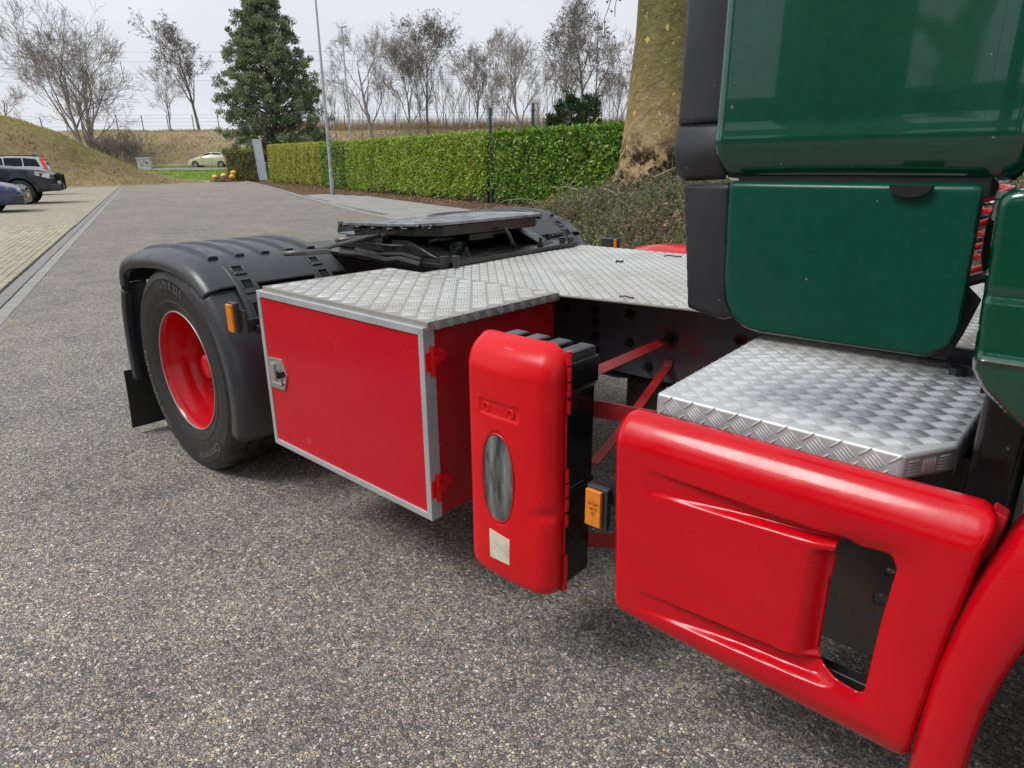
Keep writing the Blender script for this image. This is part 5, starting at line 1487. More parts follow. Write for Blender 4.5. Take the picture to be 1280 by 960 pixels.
# ---- plane tree trunk on the shrub bank
pt = thing('plane_tree', (-6.55, 9.05, .55), 'massive plane tree trunk with flaking mottled bark beside the cab trim', 'tree')
secs = []
zs = [.35, .6, .85, 1.1, 1.4, 1.8, 2.3, 3.0, 3.8, 4.6, 5.4, 6.2]
rads = [1.20, 1.06, .95, .86, .785, .73, .68, .635, .605, .59, .58, .58]
for z, rd in zip(zs, rads):
    row = []
    for i in range(64):
        t = 2*math.pi*i/64
        fl_ = max(0, 1.5-z)
        k = 1+.10*fl_*math.sin(5*t+1.0)+.05*fl_*math.sin(9*t+.4)+.018*math.sin(3*t+z*1.1)+.012*math.sin(7*t-z*2.3)+.008*math.sin(13*t+z*5)
        row.append((-6.50+.02*(z-1)+rd*k*math.cos(t), 9.09+rd*k*math.sin(t), z))
    secs.append(row)
b = MB(); b.loft(secs); obj('trunk', b, 'plane_bark', pt, smooth=60)
b = MB()
limbs = [[(-6.5, 9.05, 5.9), (-7.2, 8.7, 6.7), (-8.2, 8.3, 7.3), (-9.3, 8.0, 7.6)], [(-6.5, 9.05, 5.9), (-6.0, 9.8, 7.2), (-5.3, 10.9, 8.6), (-4.9, 11.6, 10.0)], [(-6.5, 9.05, 5.9), (-6.0, 8.3, 7.4), (-5.2, 7.4, 9.0), (-4.8, 6.9, 10.5)]]
for l_ in limbs: b.tube(l_, [.45, .30, .2, .1], 12)
obj('limb', b, 'plane_bark', pt, smooth=60)
rr = random.Random(4); tw = []; balls = MB()
for k in range(26):
    p = Vector((-9.3, 8.0, 7.6)).lerp(Vector((-7.0, 8.0, 5.2)), rr.random())+Vector((rr.gauss(0, .3), rr.gauss(0, .3), rr.gauss(0, .2)))
    d = Vector((rr.gauss(0, .3), rr.gauss(0, .3), -1)).normalized()
    for s_ in range(5):
        q = p+d*rr.uniform(.1, .25); tw.append((p, q, .012, .009)); p = q; d = (d+Vector((rr.gauss(0, .4), rr.gauss(0, .4), rr.gauss(0, .25)))).normalized()
for k in range(3):
    # hanging twigs with seed balls at the left of the trunk
    p = Vector((-7.05+.05*k, 8.02-.05*k, 5.3)); q0 = p
    for s_ in range(11-2*k):
        q = p+Vector((rr.gauss(0, .035), rr.gauss(0, .035), -.16)); tw.append((p, q, .010, .008)); p = q
        if rr.random() < .6:
            e = q+Vector((rr.gauss(0, .06), rr.gauss(0, .06), -.06)); tw.append((q, e, .005, .004))
            balls.lathe([(0, -.022), (.018, -.014), (.024, 0), (.018, .014), (0, .022)], tuple(e), 'z', 8)
V, F = seg_mesh(tw, 4); npobj('twigs', V, F, 'twig_dark', pt, kind='stuff')
o = obj('seed_balls', balls, 'twig_dark', pt); o['kind'] = 'stuff'

# ---- shrub bank (ground cover) under the plane tree
def bank_z(s, t):
    a = np.interp(t, [3.0, 3.6, 4.6, 6.0, 7.6, 8.6], [0.0, .28, .72, 1.02, .85, .35])
    fs_ = np.clip((11.9-s)/2.9, 0, 1)**.6*np.clip((s+6)/4, 0, 1)
    return a*fs_+fbm(s*2.2, t*2.2, .9)*.12*np.clip(a*3, 0, 1)
su = np.arange(-6, 14.0, .25); tu = np.arange(2.98, 9.0, .2)
U, Vt = np.meshgrid(su, tu, indexing='ij'); Hh = bank_z(U, Vt)-.10
X = -.938*U+.345*Vt; Y = .345*U+.938*Vt
idx = np.arange(U.size).reshape(U.shape)
npobj('planting_bank', np.stack([X.ravel(), Y.ravel(), Hh.ravel()], 1), np.stack([idx[:-1, :-1], idx[1:, :-1], idx[1:, 1:], idx[:-1, 1:]], -1).reshape(-1, 4), 'soil', smooth=True, kind='structure')
r = np.random.RandomState(77)
n = 2600
cs_ = r.uniform(1, 11.5, n); ct = r.uniform(3.1, 8.4, n)
P0 = np.stack([-.938*cs_+.345*ct, .345*cs_+.938*ct, bank_z(cs_, ct)-.08], 1)
stems = []
Pl, Dl = [], []
for p in P0:
    for q_ in range(3):
        d = np.array([r.normal(0, .7), r.normal(0, .7), r.uniform(.4, 1.1)]); d /= np.linalg.norm(d); L = r.uniform(.18, .48)
        a = p; 
        e = p+d*L; m_ = p+d*L*.5+np.array([0, 0, .03])
        stems += [(Vector(a), Vector(m_), .005, .004), (Vector(m_), Vector(e), .004, .003)]
        k = 22
        f = r.uniform(.2, 1, k)[:, None]
        Pl.append(p+d*L*f+r.normal(0, .022, (k, 3))); Dl.append(d[None]*.6+rnd_dirs(r, k))
Pl = np.concatenate(Pl); Dl = np.concatenate(Dl); m_ = len(Pl)
V, F = leaf_quads(Pl, Dl, rnd_dirs(r, m_)+np.array([0, 0, .7]), r.uniform(.03, .065, m_), r.uniform(.018, .032, m_))
o = npobj('ground_cover', V, F, 'leaf_cover', kind='stuff', label='low evergreen ground cover on the bank below the plane tree', cat='shrubs')
V, F = seg_mesh(stems, 3); npobj('stems', V, F, 'twig', o, kind='stuff')
def dry_leaves(name, label, S0, S1, T0, T1, n, zf, size, seed, dens=None):
    r = np.random.RandomState(seed)
    s = r.uniform(S0, S1, n); t = r.uniform(T0, T1, n)
    if dens is not None:
        k = r.uniform(0, 1, n) < dens(s, t); s, t = s[k], t[k]; n = len(s)
    P = np.stack([-.938*s+.345*t, .345*s+.938*t, zf(s, t)], 1)
    D = rnd_dirs(r, n); D[:, 2] *= .3
    V, F = leaf_quads(P, D, rnd_dirs(r, n)*.5+np.array([0, 0, 1]), size*r.uniform(.6, 1.3, n), size*.7*r.uniform(.6, 1.3, n))
    return npobj(name, V, F, 'leaf_dry', kind='stuff', label=label, cat='leaves')
dry_leaves('fallen_leaves', 'brown fallen leaves lying on the ground cover round the plane tree', 5, 11.8, 3.4, 8.4, 1500, lambda s, t: bank_z(s, t)+np.random.RandomState(1).uniform(.05, .3, len(s)), .11, 5, lambda s, t: np.clip(.25+.8*np.sin(s*1.3)*np.sin(t*1.7+1), .05, 1))
dry_leaves('fallen_leaves', 'brown leaf litter in the soil strip along the hedge foot', 13, 62, 5.2, 8.4, 5200, lambda s, t: np.full(len(s), .012), .10, 6, lambda s, t: (t > np.interp(s, [13, 33, 36, 62], [5.6, 5.6, 4.6, 6.2])).astype(float))
for i, (p, d, L) in enumerate((((-8.6, 8.2, .95), (-.6, -.1, .25), 1.1), ((-7.6, 8.0, 1.0), (-.9, .2, .1), .9), ((-6.9, 7.7, 1.05), (.7, -.3, -.1), 1.3), ((-6.2, 7.7, .9), (.2, .3, .75), .6), ((-5.9, 7.9, .85), (.8, .4, .5), .7), ((-7.2, 7.3, .75), (.2, -.3, .6), .5))):
    d = Vector(d).normalized(); s__, t__ = -.938*p[0]+.345*p[1], .345*p[0]+.938*p[1]; p = Vector((p[0], p[1], float(bank_z(np.array(s__), np.array(t__)))+.22)); pts = [p]
    rr2 = random.Random(i)
    for k in range(6):
        d = (d+Vector((rr2.gauss(0, .16), rr2.gauss(0, .16), rr2.gauss(0, .16)))).normalized(); pts.append(pts[-1]+d*L/6)
    b = MB(); b.tube([tuple(q) for q in pts], [.014, .013, .012, .011, .009, .007, .005], 6)
    b.tube([tuple(pts[3]), tuple(pts[3]+Vector((rr2.gauss(0, .15), rr2.gauss(0, .15), .2)))], [.009, .004], 5)
    obj('dead_branch', b, 'stick', None, label=('long pale dead branch nearest the laurel hedge on the shrub bank', 'pale dead branch second from the left on the shrub bank', 'longest pale dead branch, right below the plane tree trunk', 'upright pale dead twig just left of the black cab trim', 'pale dead branch leaning against the plane tree foot by the cab trim', 'short pale dead stick in the lower middle of the shrub bank')[i], cat='branch', group='dead branches on the shrub bank')

# =================================================================== WORKSHOP behind the camera (seen only mirrored in the paint)
simple('workshop_brick', (0.10, 0.055, 0.042), 0.9, var=0.25, vscale=3)
simple('workshop_glass', (0.75, 0.78, 0.80), 0.05, metal=1.0, var=0.03, rvar=0.02)
simple('workshop_door', (0.12, 0.125, 0.13), 0.5)
wk = thing('workshop', (2, -14.5, 0), 'dark brick workshop hall with high windows facing the truck', 'building')
b = MB(); b.box((-7.0, -22, 0), (14, -12.2, 7.0)); obj('wall', b, 'workshop_brick', wk)
b = MB(); b.box((-7.3, -22.3, 7.0), (14.3, -11.9, 7.35)); obj('roof', b, 'workshop_door', wk)
for x0, x1 in ((-5.1, -3.9), (-2.35, -.55), (-.45, 1.3), (3.0, 4.8), (6.5, 8.3)):
    b = MB(); b.box((x0, -12.2, 2.5), (x1, -12.14, 5.2)); f_ = obj('window', b, 'workshop_glass', wk)
    b = MB(); b.box((x0-.06, -12.21, 2.42), (x1+.06, -12.10, 2.5)); obj('sill', b, 'workshop_door', f_)
for x0 in (3.0, 8.8):
    b = MB(); b.box((x0, -12.2, 0), (x0+3.4, -12.15, 2.35)); obj('roller_door', b, 'workshop_door', wk)

# =================================================================== STREET FURNITURE
def street_lamp(base, h, label, r0, arm=True):
    t = thing('street_lamp', base, label, 'street lamp', group=None)
    b = MB(); x, y, z = base
    b.cyl((x, y, z-.1), (x, y, z+1.1), r0*1.25, r0*1.2, 14); b.cyl((x, y, z+1.1), (x, y, z+1.18), r0*1.2, r0*.95, 14); b.cyl((x, y, z+1.18), (x, y, z+h), r0*.95, r0*.5, 14)
    obj('pole', b, 'galvanised', t)
    b = MB(); b.box((x-.12, y-.09, z+h), (x+.62, y+.09, z+h+.10)); obj('lamp_head', b, 'galvanised', t, bev=.03)
    b = MB(); b.box((x+.05, y-.07, z+h-.02), (x+.55, y+.07, z+h+.001)); obj('lamp_glass', b, 'headlight', t)
    b = MB(); b.box((x-r0*1.3, y-.05, z+.35), (x+r0*1.30, y+.05, z+.75)); obj('hatch', b, 'grey_paint', t, bev=.01)
    return t
street_lamp(ST(33.1, 5.5), 9.0, 'grey street lamp post standing in the soil in front of the hedge', .085)
street_lamp(LF(*LD(443, 60), -.2), 12.6, 'slim distant street lamp rising behind the yellow-green hedge', .11)
def fence_post(base, h, label):
    t = thing('fence_post', base, label, 'fence post', group='green fence posts at the hedge')
    x, y, z = base
    b = MB(); b.cyl((x, y, z), (x, y, z+h), .055, n=16); obj('pole', b, 'post_green', t)
    b = MB(); b.lathe([(0, .04), (.04, .035), (.062, .015), (.064, -.02)], (x, y, z+h), 'z', 16); obj('cap', b, 'black_plastic', t)
    for dz in (.22, .62):
        b = MB(); b.box((x-.07, y-.07, z+h-dz), (x+.07, y+.07, z+h-dz+.035)); obj('clamp', b, 'black_plastic', t, bev=.01)
fence_post((-17.25, 15.56, 0), 3.27, 'dark green fence post rising from the gap in the laurel hedge')
fence_post((-16.2, 16.7, 0), 3.42, 'dark green fence post behind the dark laurel hedge')
# leaning galvanised gate leaf between the hedges
gx = Vector(LF(*LD(329.5, 60.3), 0)); gt = thing('gate', tuple(gx), 'tall grey metal gate leaf standing slightly askew between two hedges', 'gate')
ge = Vector((ER[0], ER[1], 0)); gd = Vector((EF[0], EF[1], 0))
def gbox(u0, u1, z0, z1, y0, y1, lean=.06):
    b = MB(); vs = []
    for z in (z0, z1):
        for (u, y) in ((u0, y0), (u1, y0), (u1, y1), (u0, y1)): vs.append(tuple(gx+ge*(u-lean*z)+gd*y+Vector((0, 0, z+.02))))
    b.add(vs, [(0, 3, 2, 1), (4, 5, 6, 7), (0, 1, 5, 4), (1, 2, 6, 5), (2, 3, 7, 6), (3, 0, 4, 7)]); return b
obj('gate_panel', gbox(-.30, .30, .22, 3.45, .02, .05), 'grey_paint', gt)
for (u0, u1, z0, z1) in ((-.38, -.30, .12, 3.6), (.30, .40, .12, 3.9), (-.30, .30, .12, .22), (-.30, .30, 3.45, 3.6)):
    obj('gate_frame', gbox(u0, u1, z0, z1, 0, .08), 'grey_paint', gt, bev=.01)
# utility cabinet with scrawl
cb = Vector(LF(*LD(182.5, 64.5), 1.13)); ct_ = thing('utility_cabinet', tuple(cb), 'small pale grey utility cabinet with dark scribbled graffiti on the verge', 'cabinet')
def cbox(u0, u1, z0, z1, y0, y1):
    b = MB(); vs = [tuple(cb+ge*u+gd*y+Vector((0, 0, z))) for z in (z0, z1) for (u, y) in ((u0, y0), (u1, y0), (u1, y1), (u0, y1))]
    b.add(vs, [(0, 3, 2, 1), (4, 5, 6, 7), (0, 1, 5, 4), (1, 2, 6, 5), (2, 3, 7, 6), (3, 0, 4, 7)]); return b
obj('body', cbox(-.62, .62, -.2, .98, 0, .45), 'cabinet_grey', ct_, bev=.02)
obj('lid', cbox(-.68, .68, .98, 1.08, -.05, .5), 'cabinet_grey', ct_, bev=.02)
b = MB(); rg = random.Random(2)
for k in range(9):
    u, z = rg.uniform(-.45, .35), rg.uniform(.3, .75); pts = []
    for s_ in range(6):
        pts.append(tuple(cb+ge*u+gd*(-.006)+Vector((0, 0, z)))); u += rg.uniform(-.10, .14); z += rg.uniform(-.16, .16); z = min(max(z, .25), .85); u = min(max(u, -.5), .5)
    b.tube(pts, .018, 4)
obj('graffiti', b, 'graffiti', ct_)
# heap of leaves with yellow bags at the end of the far hedge
hp = Vector(LF(*LD(283, 61.2), .05))
b = MB(); secs = []
for z, k in ((0, 1.0), (.25, .8), (.42, .45), (.5, .1)):
    secs.append([tuple(hp+ge*(1.25*k*math.cos(t)*(1+.15*math.sin(5*t)))+gd*(.7*k*math.sin(t))+Vector((0, 0, z-.05+.04*math.sin(3*t)))) for t in np.linspace(0, 6.283, 20, endpoint=False)])
b.loft(secs); o = obj('leaf_heap', b, 'soil', None, smooth=60, label='low heap of soil and brown leaves at the road end', cat='heap')
rl = np.random.RandomState(8); n = 500
uu = rl.normal(0, .55, n); vv = rl.normal(0, .35, n)
P = np.array(hp)[None]+np.array(ge)[None]*uu[:, None]+np.array(gd)[None]*vv[:, None]; P[:, 2] += np.clip(.5-.35*np.hypot(uu/.9, vv/.6), 0, 1)
V, F = leaf_quads(P, rnd_dirs(rl, n), rnd_dirs(rl, n)+np.array([0, 0, 1]), rl.uniform(.12, .25, n), rl.uniform(.08, .16, n)); npobj('leaves', V, F, 'leaf_dry', o, kind='stuff')
for i, (u, y, z, s_, lb) in enumerate(((-.95, -.2, .38, .24, 'yellow rounded bag lying alone at the left end of the leaf heap'), (-.15, -.1, .50, .27, 'yellow rounded bag in the middle of the leaf heap'), (.75, .0, .75, .30, 'yellow bag on top of the stack at the right of the leaf heap'), (.68, -.25, .40, .30, 'yellow bag at the bottom of the stack right of the leaf heap'))):
    c = hp+ge*u+gd*y+Vector((0, 0, z)); b = MB(); secs = []
    for ph in np.linspace(-1.5, 1.5, 9):
        secs.append([(c.x+s_*math.cos(ph)*math.cos(t)*(1.15+.12*math.sin(3*t+i)), c.y+s_*math.cos(ph)*math.sin(t), c.z+s_*.75*math.sin(ph)+.03*math.sin(2*t+i)) for t in np.linspace(0, 6.283, 16, endpoint=False)])
    b.loft(secs); obj('yellow_bag', b, 'yellow_bag', None, smooth=60, label=lb, cat='bag', group='yellow bags on the leaf heap')

# railway: wire fence, catenary
ft = thing('wire_fence', LF(-40, 83.5, 5.3), 'thin wire fence with dark posts along the embankment top', 'fence')
for k in range(-8, 16):
    L = -52+2.95*k+.35
    if L > 12: break
    p = Vector(LF(L, 83.6, float(emb_h(np.array(L), np.array(83.6)))))
    b = MB(); b.cyl(tuple(p-Vector((0, 0, .2))), tuple(p+Vector((-.08, 0, 1.75))), .055, n=8); obj('post', b, 'twig_dark', ft)
for dz in (.5, .95, 1.35, 1.7):
    b = MB(); b.tube([LF(-80, 83.6, 5.35+dz), LF(12, 83.6, 5.35+dz)], .011, 4); obj('wire', b, 'wire_grey', ft)
for (zl, zr, lb) in ((14.05, 14.55, 'uppermost overhead railway wire against the grey sky'), (13.1, 13.5, 'second overhead railway wire, just below the uppermost'), (11.95, 12.15, 'third overhead railway wire, above the lowest'), (11.35, 11.35, 'lowest overhead railway wire, running level above the fence')):
    b = MB(); b.tube([LF(-90, 89.5, zl-.1), LF(-65, 89.5, zl), LF(-47, 89.5, zr), LF(10, 89.5, zr-.2), LF(60, 89.5, zr)], .015, 5)
    obj('overhead_wire', b, 'wire_grey', None, label=lb, cat='wire', group='overhead railway wires')
hx = Vector(LF(*(LD(176, 85)[0], 89.5), 0))
b = MB(); b.cyl((hx.x, hx.y, 11.3), (hx.x-.1, hx.y, 13.55), .045, n=8); b.cyl((hx.x, hx.y, 11.3), (hx.x, hx.y, 11.15), .09, n=8)
obj('wire_dropper', b, 'wire_grey', None, label='vertical dropper hanging between the overhead railway wires', cat='wire')
mt = Vector(LF(*LD(745, 85), 4.6)); t = thing('railway_mast', tuple(mt), 'dark railway mast with a small head seen through the tallest bare tree', 'mast')
b = MB(); b.cyl(tuple(mt), tuple(mt+Vector((0, 0, 12.3))), .10, .07, 8); obj('pole', b, 'wire_grey', t)
b = MB(); b.box(tuple(mt+Vector((-.5, -.3, 11.9))), tuple(mt+Vector((.5, .3, 12.3)))); obj('head', b, 'wire_grey', t)
b = MB(); b.tube([tuple(mt+Vector((0, 0, 8))), tuple(mt+Vector((ER[0]*2.2, ER[1]*2.2, 8.6)))], .05, 6); obj('bracket_arm', b, 'wire_grey', t)

# =================================================================== CARS (front towards local +X, base at ground)
def car(name, label, cat, loc, rotz, body, mat, st, W, wheels, wr, windows, extra, group='parked cars'):
    root = thing(name, loc, label, cat, rotz=rotz, group=group, local=True)
    # stations: x, z bottom, z shoulder, z top, half width at shoulder factor, half width at top factor
    secs = []
    for (x, zb, zs, zt, ws, wt) in st:
        a, t = W/2*ws, W/2*wt
        secs.append([(x, -a*.86, zb), (x, -a*.97, zb+.10), (x, -a, (zb+zs)/2), (x, -a*.985, zs-.04), (x, -a*.94, zs), (x, -t*1.0, max(zt-.07, zs+.004)), (x, -t*.86, max(zt-.015, zs+.008)), (x, -t*.4, max(zt, zs+.012)),
                     (x, t*.4, max(zt, zs+.012)), (x, t*.86, max(zt-.015, zs+.008)), (x, t*1.0, max(zt-.07, zs+.004)), (x, a*.94, zs), (x, a*.985, zs-.04), (x, a, (zb+zs)/2), (x, a*.97, zb+.10), (x, a*.86, zb)])
    b = MB(); b.loft(secs)
    bd = obj('body', b, mat, root, smooth=32)
    cut = MB()
    for x in wheels:
        cut.cyl((x, -W, wr), (x, -W/2+.26, wr), wr*1.16, n=28); cut.cyl((x, W/2-.26, wr), (x, W, wr), wr*1.16, n=28)
    boolean(bd, cut)
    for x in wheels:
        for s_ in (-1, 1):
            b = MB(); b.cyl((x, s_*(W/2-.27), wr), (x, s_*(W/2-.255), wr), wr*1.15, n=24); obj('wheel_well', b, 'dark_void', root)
    for x in wheels:
        for s_ in (-1, 1):
            y = s_*(W/2-.02); b = MB()
            b.lathe([(wr*.66, 0), (wr*.70, .012), (wr*.86, .014), (wr*.97, -.01), (wr, -.05), (wr, -.17), (wr*.9, -.2), (wr*.6, -.2)], (x, y, wr), 'y', 28)
            if s_ < 0: b.v = [(px_, 2*y-py_, pz_) for px_, py_, pz_ in b.v]
            wh = obj('wheel', b, 'rubber', root)
            b = MB(); b.cyl((x, y-s_*.04, wr), (x, y-s_*.05, wr), wr*.66, n=24); obj('rim_back', b, 'black_gloss', wh)
            b = MB()
            for k in range(6 if extra.get('spokes', 6) == 6 else 5):
                for dd in (-.16, .16):
                    t = 2*math.pi*k/(6 if extra.get('spokes', 6) == 6 else 5)+dd
                    p0, p1 = Vector((x+wr*.12*math.cos(t), y-s_*.02, wr+wr*.12*math.sin(t))), Vector((x+wr*.64*math.cos(t+dd*.3), y-s_*.005, wr+wr*.64*math.sin(t+dd*.3)))
                    b.cyl(p0, p1, wr*.055, n=6)
            b.lathe([(0, .0), (wr*.16, 0), (wr*.18, -.02)], (x, y-s_*.005, wr), 'y', 14)
            b.tube([(x+wr*.66*math.cos(t), y+s_*.002, wr+wr*.66*math.sin(t)) for t in np.linspace(0, 6.283, 28, endpoint=False)], wr*.03, 6, closed=True)
            obj('rim', b, 'car_silver', wh)
    # side glass follows the flanks
    def flank(x, z):
        X = [q[0] for q in st]
        zs = np.interp(x, X, [q[2] for q in st]); zt = np.interp(x, X, [q[3] for q in st]); a = np.interp(x, X, [q[4] for q in st])*W/2*.94; t = np.interp(x, X, [q[5] for q in st])*W/2
        f = np.clip((z-zs)/max(zt-.07-zs, .01), 0, 1); return float(a+(t-a)*f)
    for poly in windows:
        for s_ in (-1, 1):
            xs_ = [p[0] for p in poly]; zs_ = [p[1] for p in poly]
            fl_ = np.vectorize(flank)
            b = panel(lambda x, z: sd_poly(x, z, poly, 0.0), min(xs_)-.02, max(xs_)+.02, min(zs_)-.02, max(zs_)+.02, .055, lambda x, z, d: (x, s_*(fl_(x, z)+.012), z))
            obj('window', b, 'car_glass', root, smooth=60)
    for (nm, mt_, boxes, bv) in extra['parts']:
        for (a, c_) in boxes:
            b = MB(); b.box(a, c_); obj(nm, b, mt_, root, bev=bv)
    for (nm, mt_, quads) in extra.get('quads', []):
        for q in quads:
            b = MB(); n_ = len(q); cc = sum((Vector(p) for p in q), Vector())/n_
            nrm = (Vector(q[1])-Vector(q[0])).cross(Vector(q[2])-Vector(q[0])).normalized()
            b.add([tuple(Vector(p)+nrm*.012) for p in q]+[tuple(Vector(p)-nrm*.03) for p in q], [tuple(range(n_)), tuple(range(2*n_-1, n_-1, -1))]+[(i, n_+i, n_+(i+1) % n_, (i+1) % n_) for i in range(n_)])
            obj(nm, b, mt_, root, smooth=0)
    return root
head = math.atan2(.938, .345)
def place_car(front_axle_contact, hd, W, wheel_x, side=-1):
    # contact point of the front wheel on the given side -> root location
    f = Vector((math.cos(hd), math.sin(hd), 0)); l_ = Vector((-f.y, f.x, 0))
    p = Vector((front_axle_contact[0], front_axle_contact[1], front_axle_contact[2]))
    return tuple(p-l_*(side*(W/2-.1))-f*wheel_x)
# dark pickup
st_pick = [(2.62, .50, .92, .94, .80, .62), (2.52, .40, 1.00, 1.03, .92, .80), (2.25, .38, 1.08, 1.13, 1.0, .86), (1.6, .36, 1.13, 1.19, 1.0, .86), (.98, .36, 1.16, 1.24, 1.0, .84), (.25, .36, 1.18, 1.72, 1.0, .72), (-.2, .36, 1.18, 1.82, 1.0, .74), (-1.1, .36, 1.18, 1.82, 1.0, .74), (-1.45, .36, 1.18, 1.45, 1.0, .76), (-1.55, .38, 1.18, 1.20, 1.0, .9), (-2.65, .45, 1.18, 1.20, 1.0, .9), (-2.72, .55, 1.15, 1.17, .96, .88)]
px = place_car((-32.42, 4.36, 0), head, 1.9*1.15, 1.60*1.15)
ex = {'parts': [('grille', 'black_plastic', [((2.60, -.50, .66), (2.655, .50, .95))], .02), ('bumper', 'black_plastic', [((2.45, -.90, .40), (2.80, .90, .64))], .06),
      ('push_bar', 'black_gloss', [((2.66, -.60, .42), (2.84, -.50, .98)), ((2.66, .50, .42), (2.84, .60, .98)), ((2.74, -.56, .90), (2.83, .56, .985))], .04),
      ('fog_lamp', 'headlight', [((2.70, -.76, .62), (2.815, -.62, .72)), ((2.70, .62, .62), (2.815, .76, .72))], .02), ('side_vent', 'headlight', [((.80, -.962, 1.0), (1.05, -.945, 1.05))], .01),
      ('side_step', 'black_plastic', [((-.9, -1.0, .40), (.95, -.86, .46)), ((-.9, .86, .40), (.95, 1.0, .46))], .02), ('mirror', 'car_black', [((.55, -1.15, 1.22), (.75, -.93, 1.42))], .04)],
      'quads': [('headlight', 'headlight', [[(2.10, -.962, .93), (2.50, -.875, .80), (2.54, -.85, .98), (2.12, -.962, 1.05)], [(2.10, .962, .93), (2.12, .962, 1.05), (2.54, .85, .98), (2.50, .875, .80)]])]}
car('pickup_truck', 'dark pickup truck with black bull bar parked nose out on the paving', 'pickup truck', px, head, None, 'car_black', st_pick, 1.9, (1.60, -1.62), .39, [[(.75, 1.22), (.32, 1.60), (-.35, 1.70), (-.35, 1.22)], [(-.42, 1.22), (-.42, 1.70), (-1.1, 1.70), (-1.2, 1.22)]], ex).scale = (1.15, 1.15, 1.20)
# dark blue car in front of it
st_blue = [(2.30, .34, .55, .58, .80, .66), (2.20, .22, .66, .70, .94, .80), (1.9, .20, .74, .80, 1.0, .86), (1.2, .20, .86, .93, 1.0, .86), (.85, .20, .90, 1.02, 1.0, .82), (.1, .20, .93, 1.40, 1.0, .68), (-.5, .20, .93, 1.46, 1.0, .70), (-1.5, .20, .94, 1.42, 1.0, .68), (-2.1, .25, .95, 1.05, .98, .80), (-2.3, .34, .90, .93, .92, .8)]
px = place_car((-26.98, 2.05, 0), head, 1.75*1.1, 1.35*1.1)
ex = {'spokes': 5, 'parts': [('bumper', 'black_plastic', [((2.05, -.86, .22), (2.36, .86, .50))], .06), ('grille', 'black_plastic', [((2.24, -.38, .52), (2.31, .38, .63))], .02), ('number_plate', 'plate_yellow', [((2.362, -.26, .38), (2.378, .26, .49))], .003), ('bumper_slot', 'headlight', [((2.30, -.80, .34), (2.368, -.64, .37))], .004)],
      'quads': [('headlight', 'headlight', [[(1.98, -.845, .60), (2.24, -.70, .56), (2.245, -.68, .67), (2.0, -.83, .74)], [(1.98, .845, .60), (2.0, .83, .74), (2.245, .68, .67), (2.24, .70, .56)]])]}
car('parked_car', 'dark blue car with yellow number plate at the left edge of the photo', 'car', px, head, None, 'car_blue', st_blue, 1.75, (1.35, -1.3), .31, [[(.70, .98), (.18, 1.32), (-.42, 1.38), (-.42, .98)], [(-.48, .98), (-.48, 1.38), (-1.35, 1.34), (-1.55, .98)]], ex).scale = (1.1, 1.1, 1.14)
# silver estate beyond the pickup, tail towards the road
st_wag = [(2.35, .34, .60, .63, .82, .66), (2.2, .22, .78, .83, .95, .82), (1.3, .20, .95, 1.04, 1.0, .86), (.9, .20, 1.0, 1.12, 1.0, .82), (.1, .20, 1.03, 1.62, 1.0, .68), (-.6, .20, 1.03, 1.72, 1.0, .70), (-1.9, .20, 1.03, 1.68, 1.0, .68), (-2.25, .24, 1.02, 1.42, .99, .72), (-2.42, .36, .98, 1.04, .95, .86)]
wl = LF(LD(47, 35)[0]-2.05, 35*1.053, .25)
ex = {'spokes': 5, 'parts': [('bumper', 'car_silver', [((-2.52, -.86, .36), (-2.30, .86, .68))], .06), ('roof_rail', 'black_plastic', [((-1.9, -.60, 1.735), (.0, -.56, 1.765)), ((-1.9, .56, 1.735), (.0, .60, 1.765))], .01), ('aerial', 'black_plastic', [((-1.85, -.03, 1.69), (-1.65, .03, 1.80))], .01), ('rear_window', 'car_glass', [((-2.33, -.55, 1.12), (-2.26, .55, 1.40))], .01)],
      'quads': [('tail_light', 'tail_red', [[(-2.20, .895, 1.02), (-2.36, .86, 1.02), (-2.17, .70, 1.58), (-2.02, .71, 1.60)], [(-2.20, -.895, 1.02), (-2.02, -.71, 1.60), (-2.17, -.70, 1.58), (-2.36, -.86, 1.02)]])]}
car('parked_car', 'silver estate car with tall red tail light half hidden behind the dark pickup', 'car', wl, head+math.pi, None, 'car_silver', st_wag, 1.88, (1.4, -1.35), .33, [[(.72, 1.10), (.2, 1.50), (-.42, 1.62), (-.42, 1.10)], [(-.48, 1.10), (-.48, 1.62), (-1.25, 1.62), (-1.25, 1.10)], [(-1.31, 1.10), (-1.31, 1.62), (-1.88, 1.56), (-2.05, 1.10)]], ex)
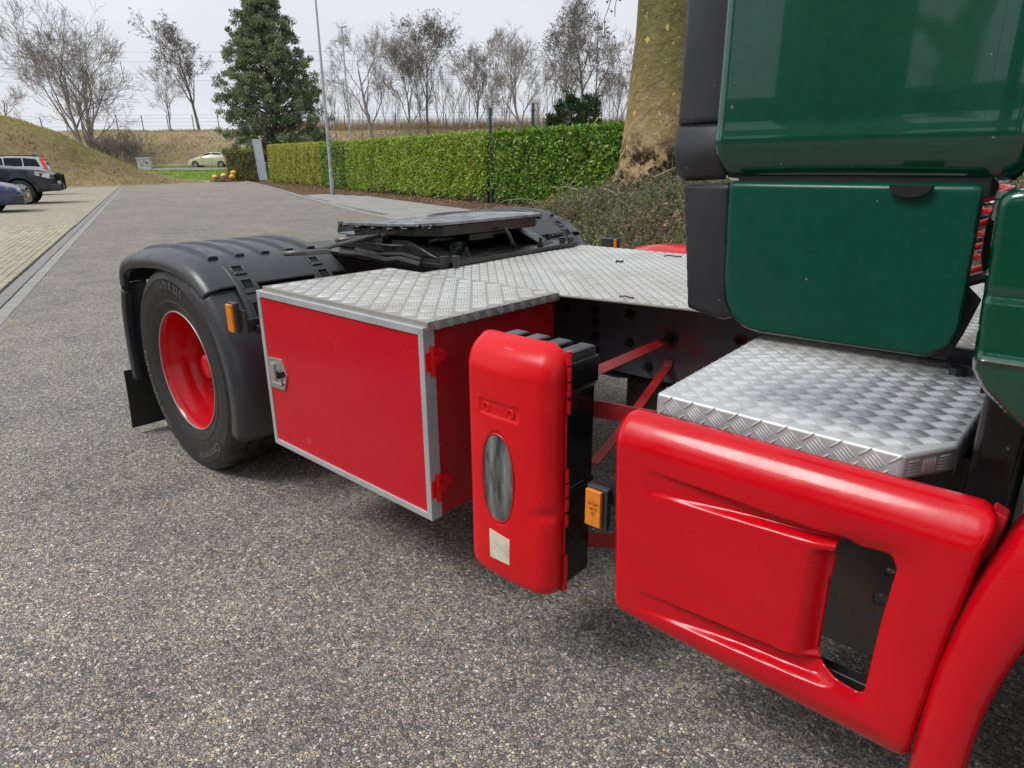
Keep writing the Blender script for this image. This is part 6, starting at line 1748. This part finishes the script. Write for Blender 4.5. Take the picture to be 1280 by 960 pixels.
# lime hatchback on the verge track
hd2 = math.atan2(-ER[1], -ER[0])+R(2)
st_hat = [(1.95, .34, .60, .63, .78, .60), (1.82, .22, .72, .76, .93, .80), (1.45, .20, .84, .90, 1.0, .86), (1.0, .20, .92, 1.02, 1.0, .84), (.35, .20, .97, 1.36, 1.0, .70), (-.15, .20, .99, 1.48, 1.0, .72), (-.9, .20, 1.0, 1.47, 1.0, .71), (-1.55, .22, 1.02, 1.40, .99, .70), (-1.85, .28, 1.0, 1.12, .95, .80), (-1.98, .38, .86, .90, .90, .8)]
fw_ = Vector(LF(*LD(247.2, 66), 1.22))
px = place_car(fw_, hd2, 1.7, 1.25, side=1)
ex = {'spokes': 5, 'parts': [('mirror', 'car_lime', [((.52, .84, .96), (.68, 1.00, 1.08)), ((.52, -1.0, .96), (.68, -.84, 1.08))], .03), ('bumper', 'car_lime', [((1.70, -.78, .22), (2.0, .78, .48)), ((-2.05, -.78, .30), (-1.80, .78, .60))], .06), ('door_seam', 'dark_void', [((-.42, .848, .34), (-.405, .854, .96))], 0)],
      'quads': [('headlight', 'headlight', [[(1.30, .80, .86), (1.78, .70, .74), (1.80, .66, .66), (1.45, .84, .72)], [(1.30, -.80, .86), (1.45, -.84, .72), (1.80, -.66, .66), (1.78, -.70, .74)]]), ('tail_light', 'tail_red', [[(-1.62, .70, 1.30), (-1.50, .80, .98), (-1.80, .80, .98), (-1.82, .74, 1.12)], [(-1.62, -.70, 1.30), (-1.82, -.74, 1.12), (-1.80, -.80, .98), (-1.50, -.80, .98)]])]}
car('hatchback', 'pale lime green hatchback parked by the end of the brownish hedge', 'car', px, hd2, None, 'car_lime', st_hat, 1.7, (1.25, -1.24), .31, [[(.80, 1.04), (.30, 1.30), (-.10, 1.40), (-.36, 1.41), (-.36, 1.04)], [(-.43, 1.05), (-.43, 1.41), (-1.0, 1.40), (-1.38, 1.30), (-1.3, 1.08)]], ex)
heightfield('path', np.arange(-42, -10, 0.5), np.arange(67.6, 69.7, 0.35), place_lf, lambda L, F: emb_h(L, F)+.07, 'slab')
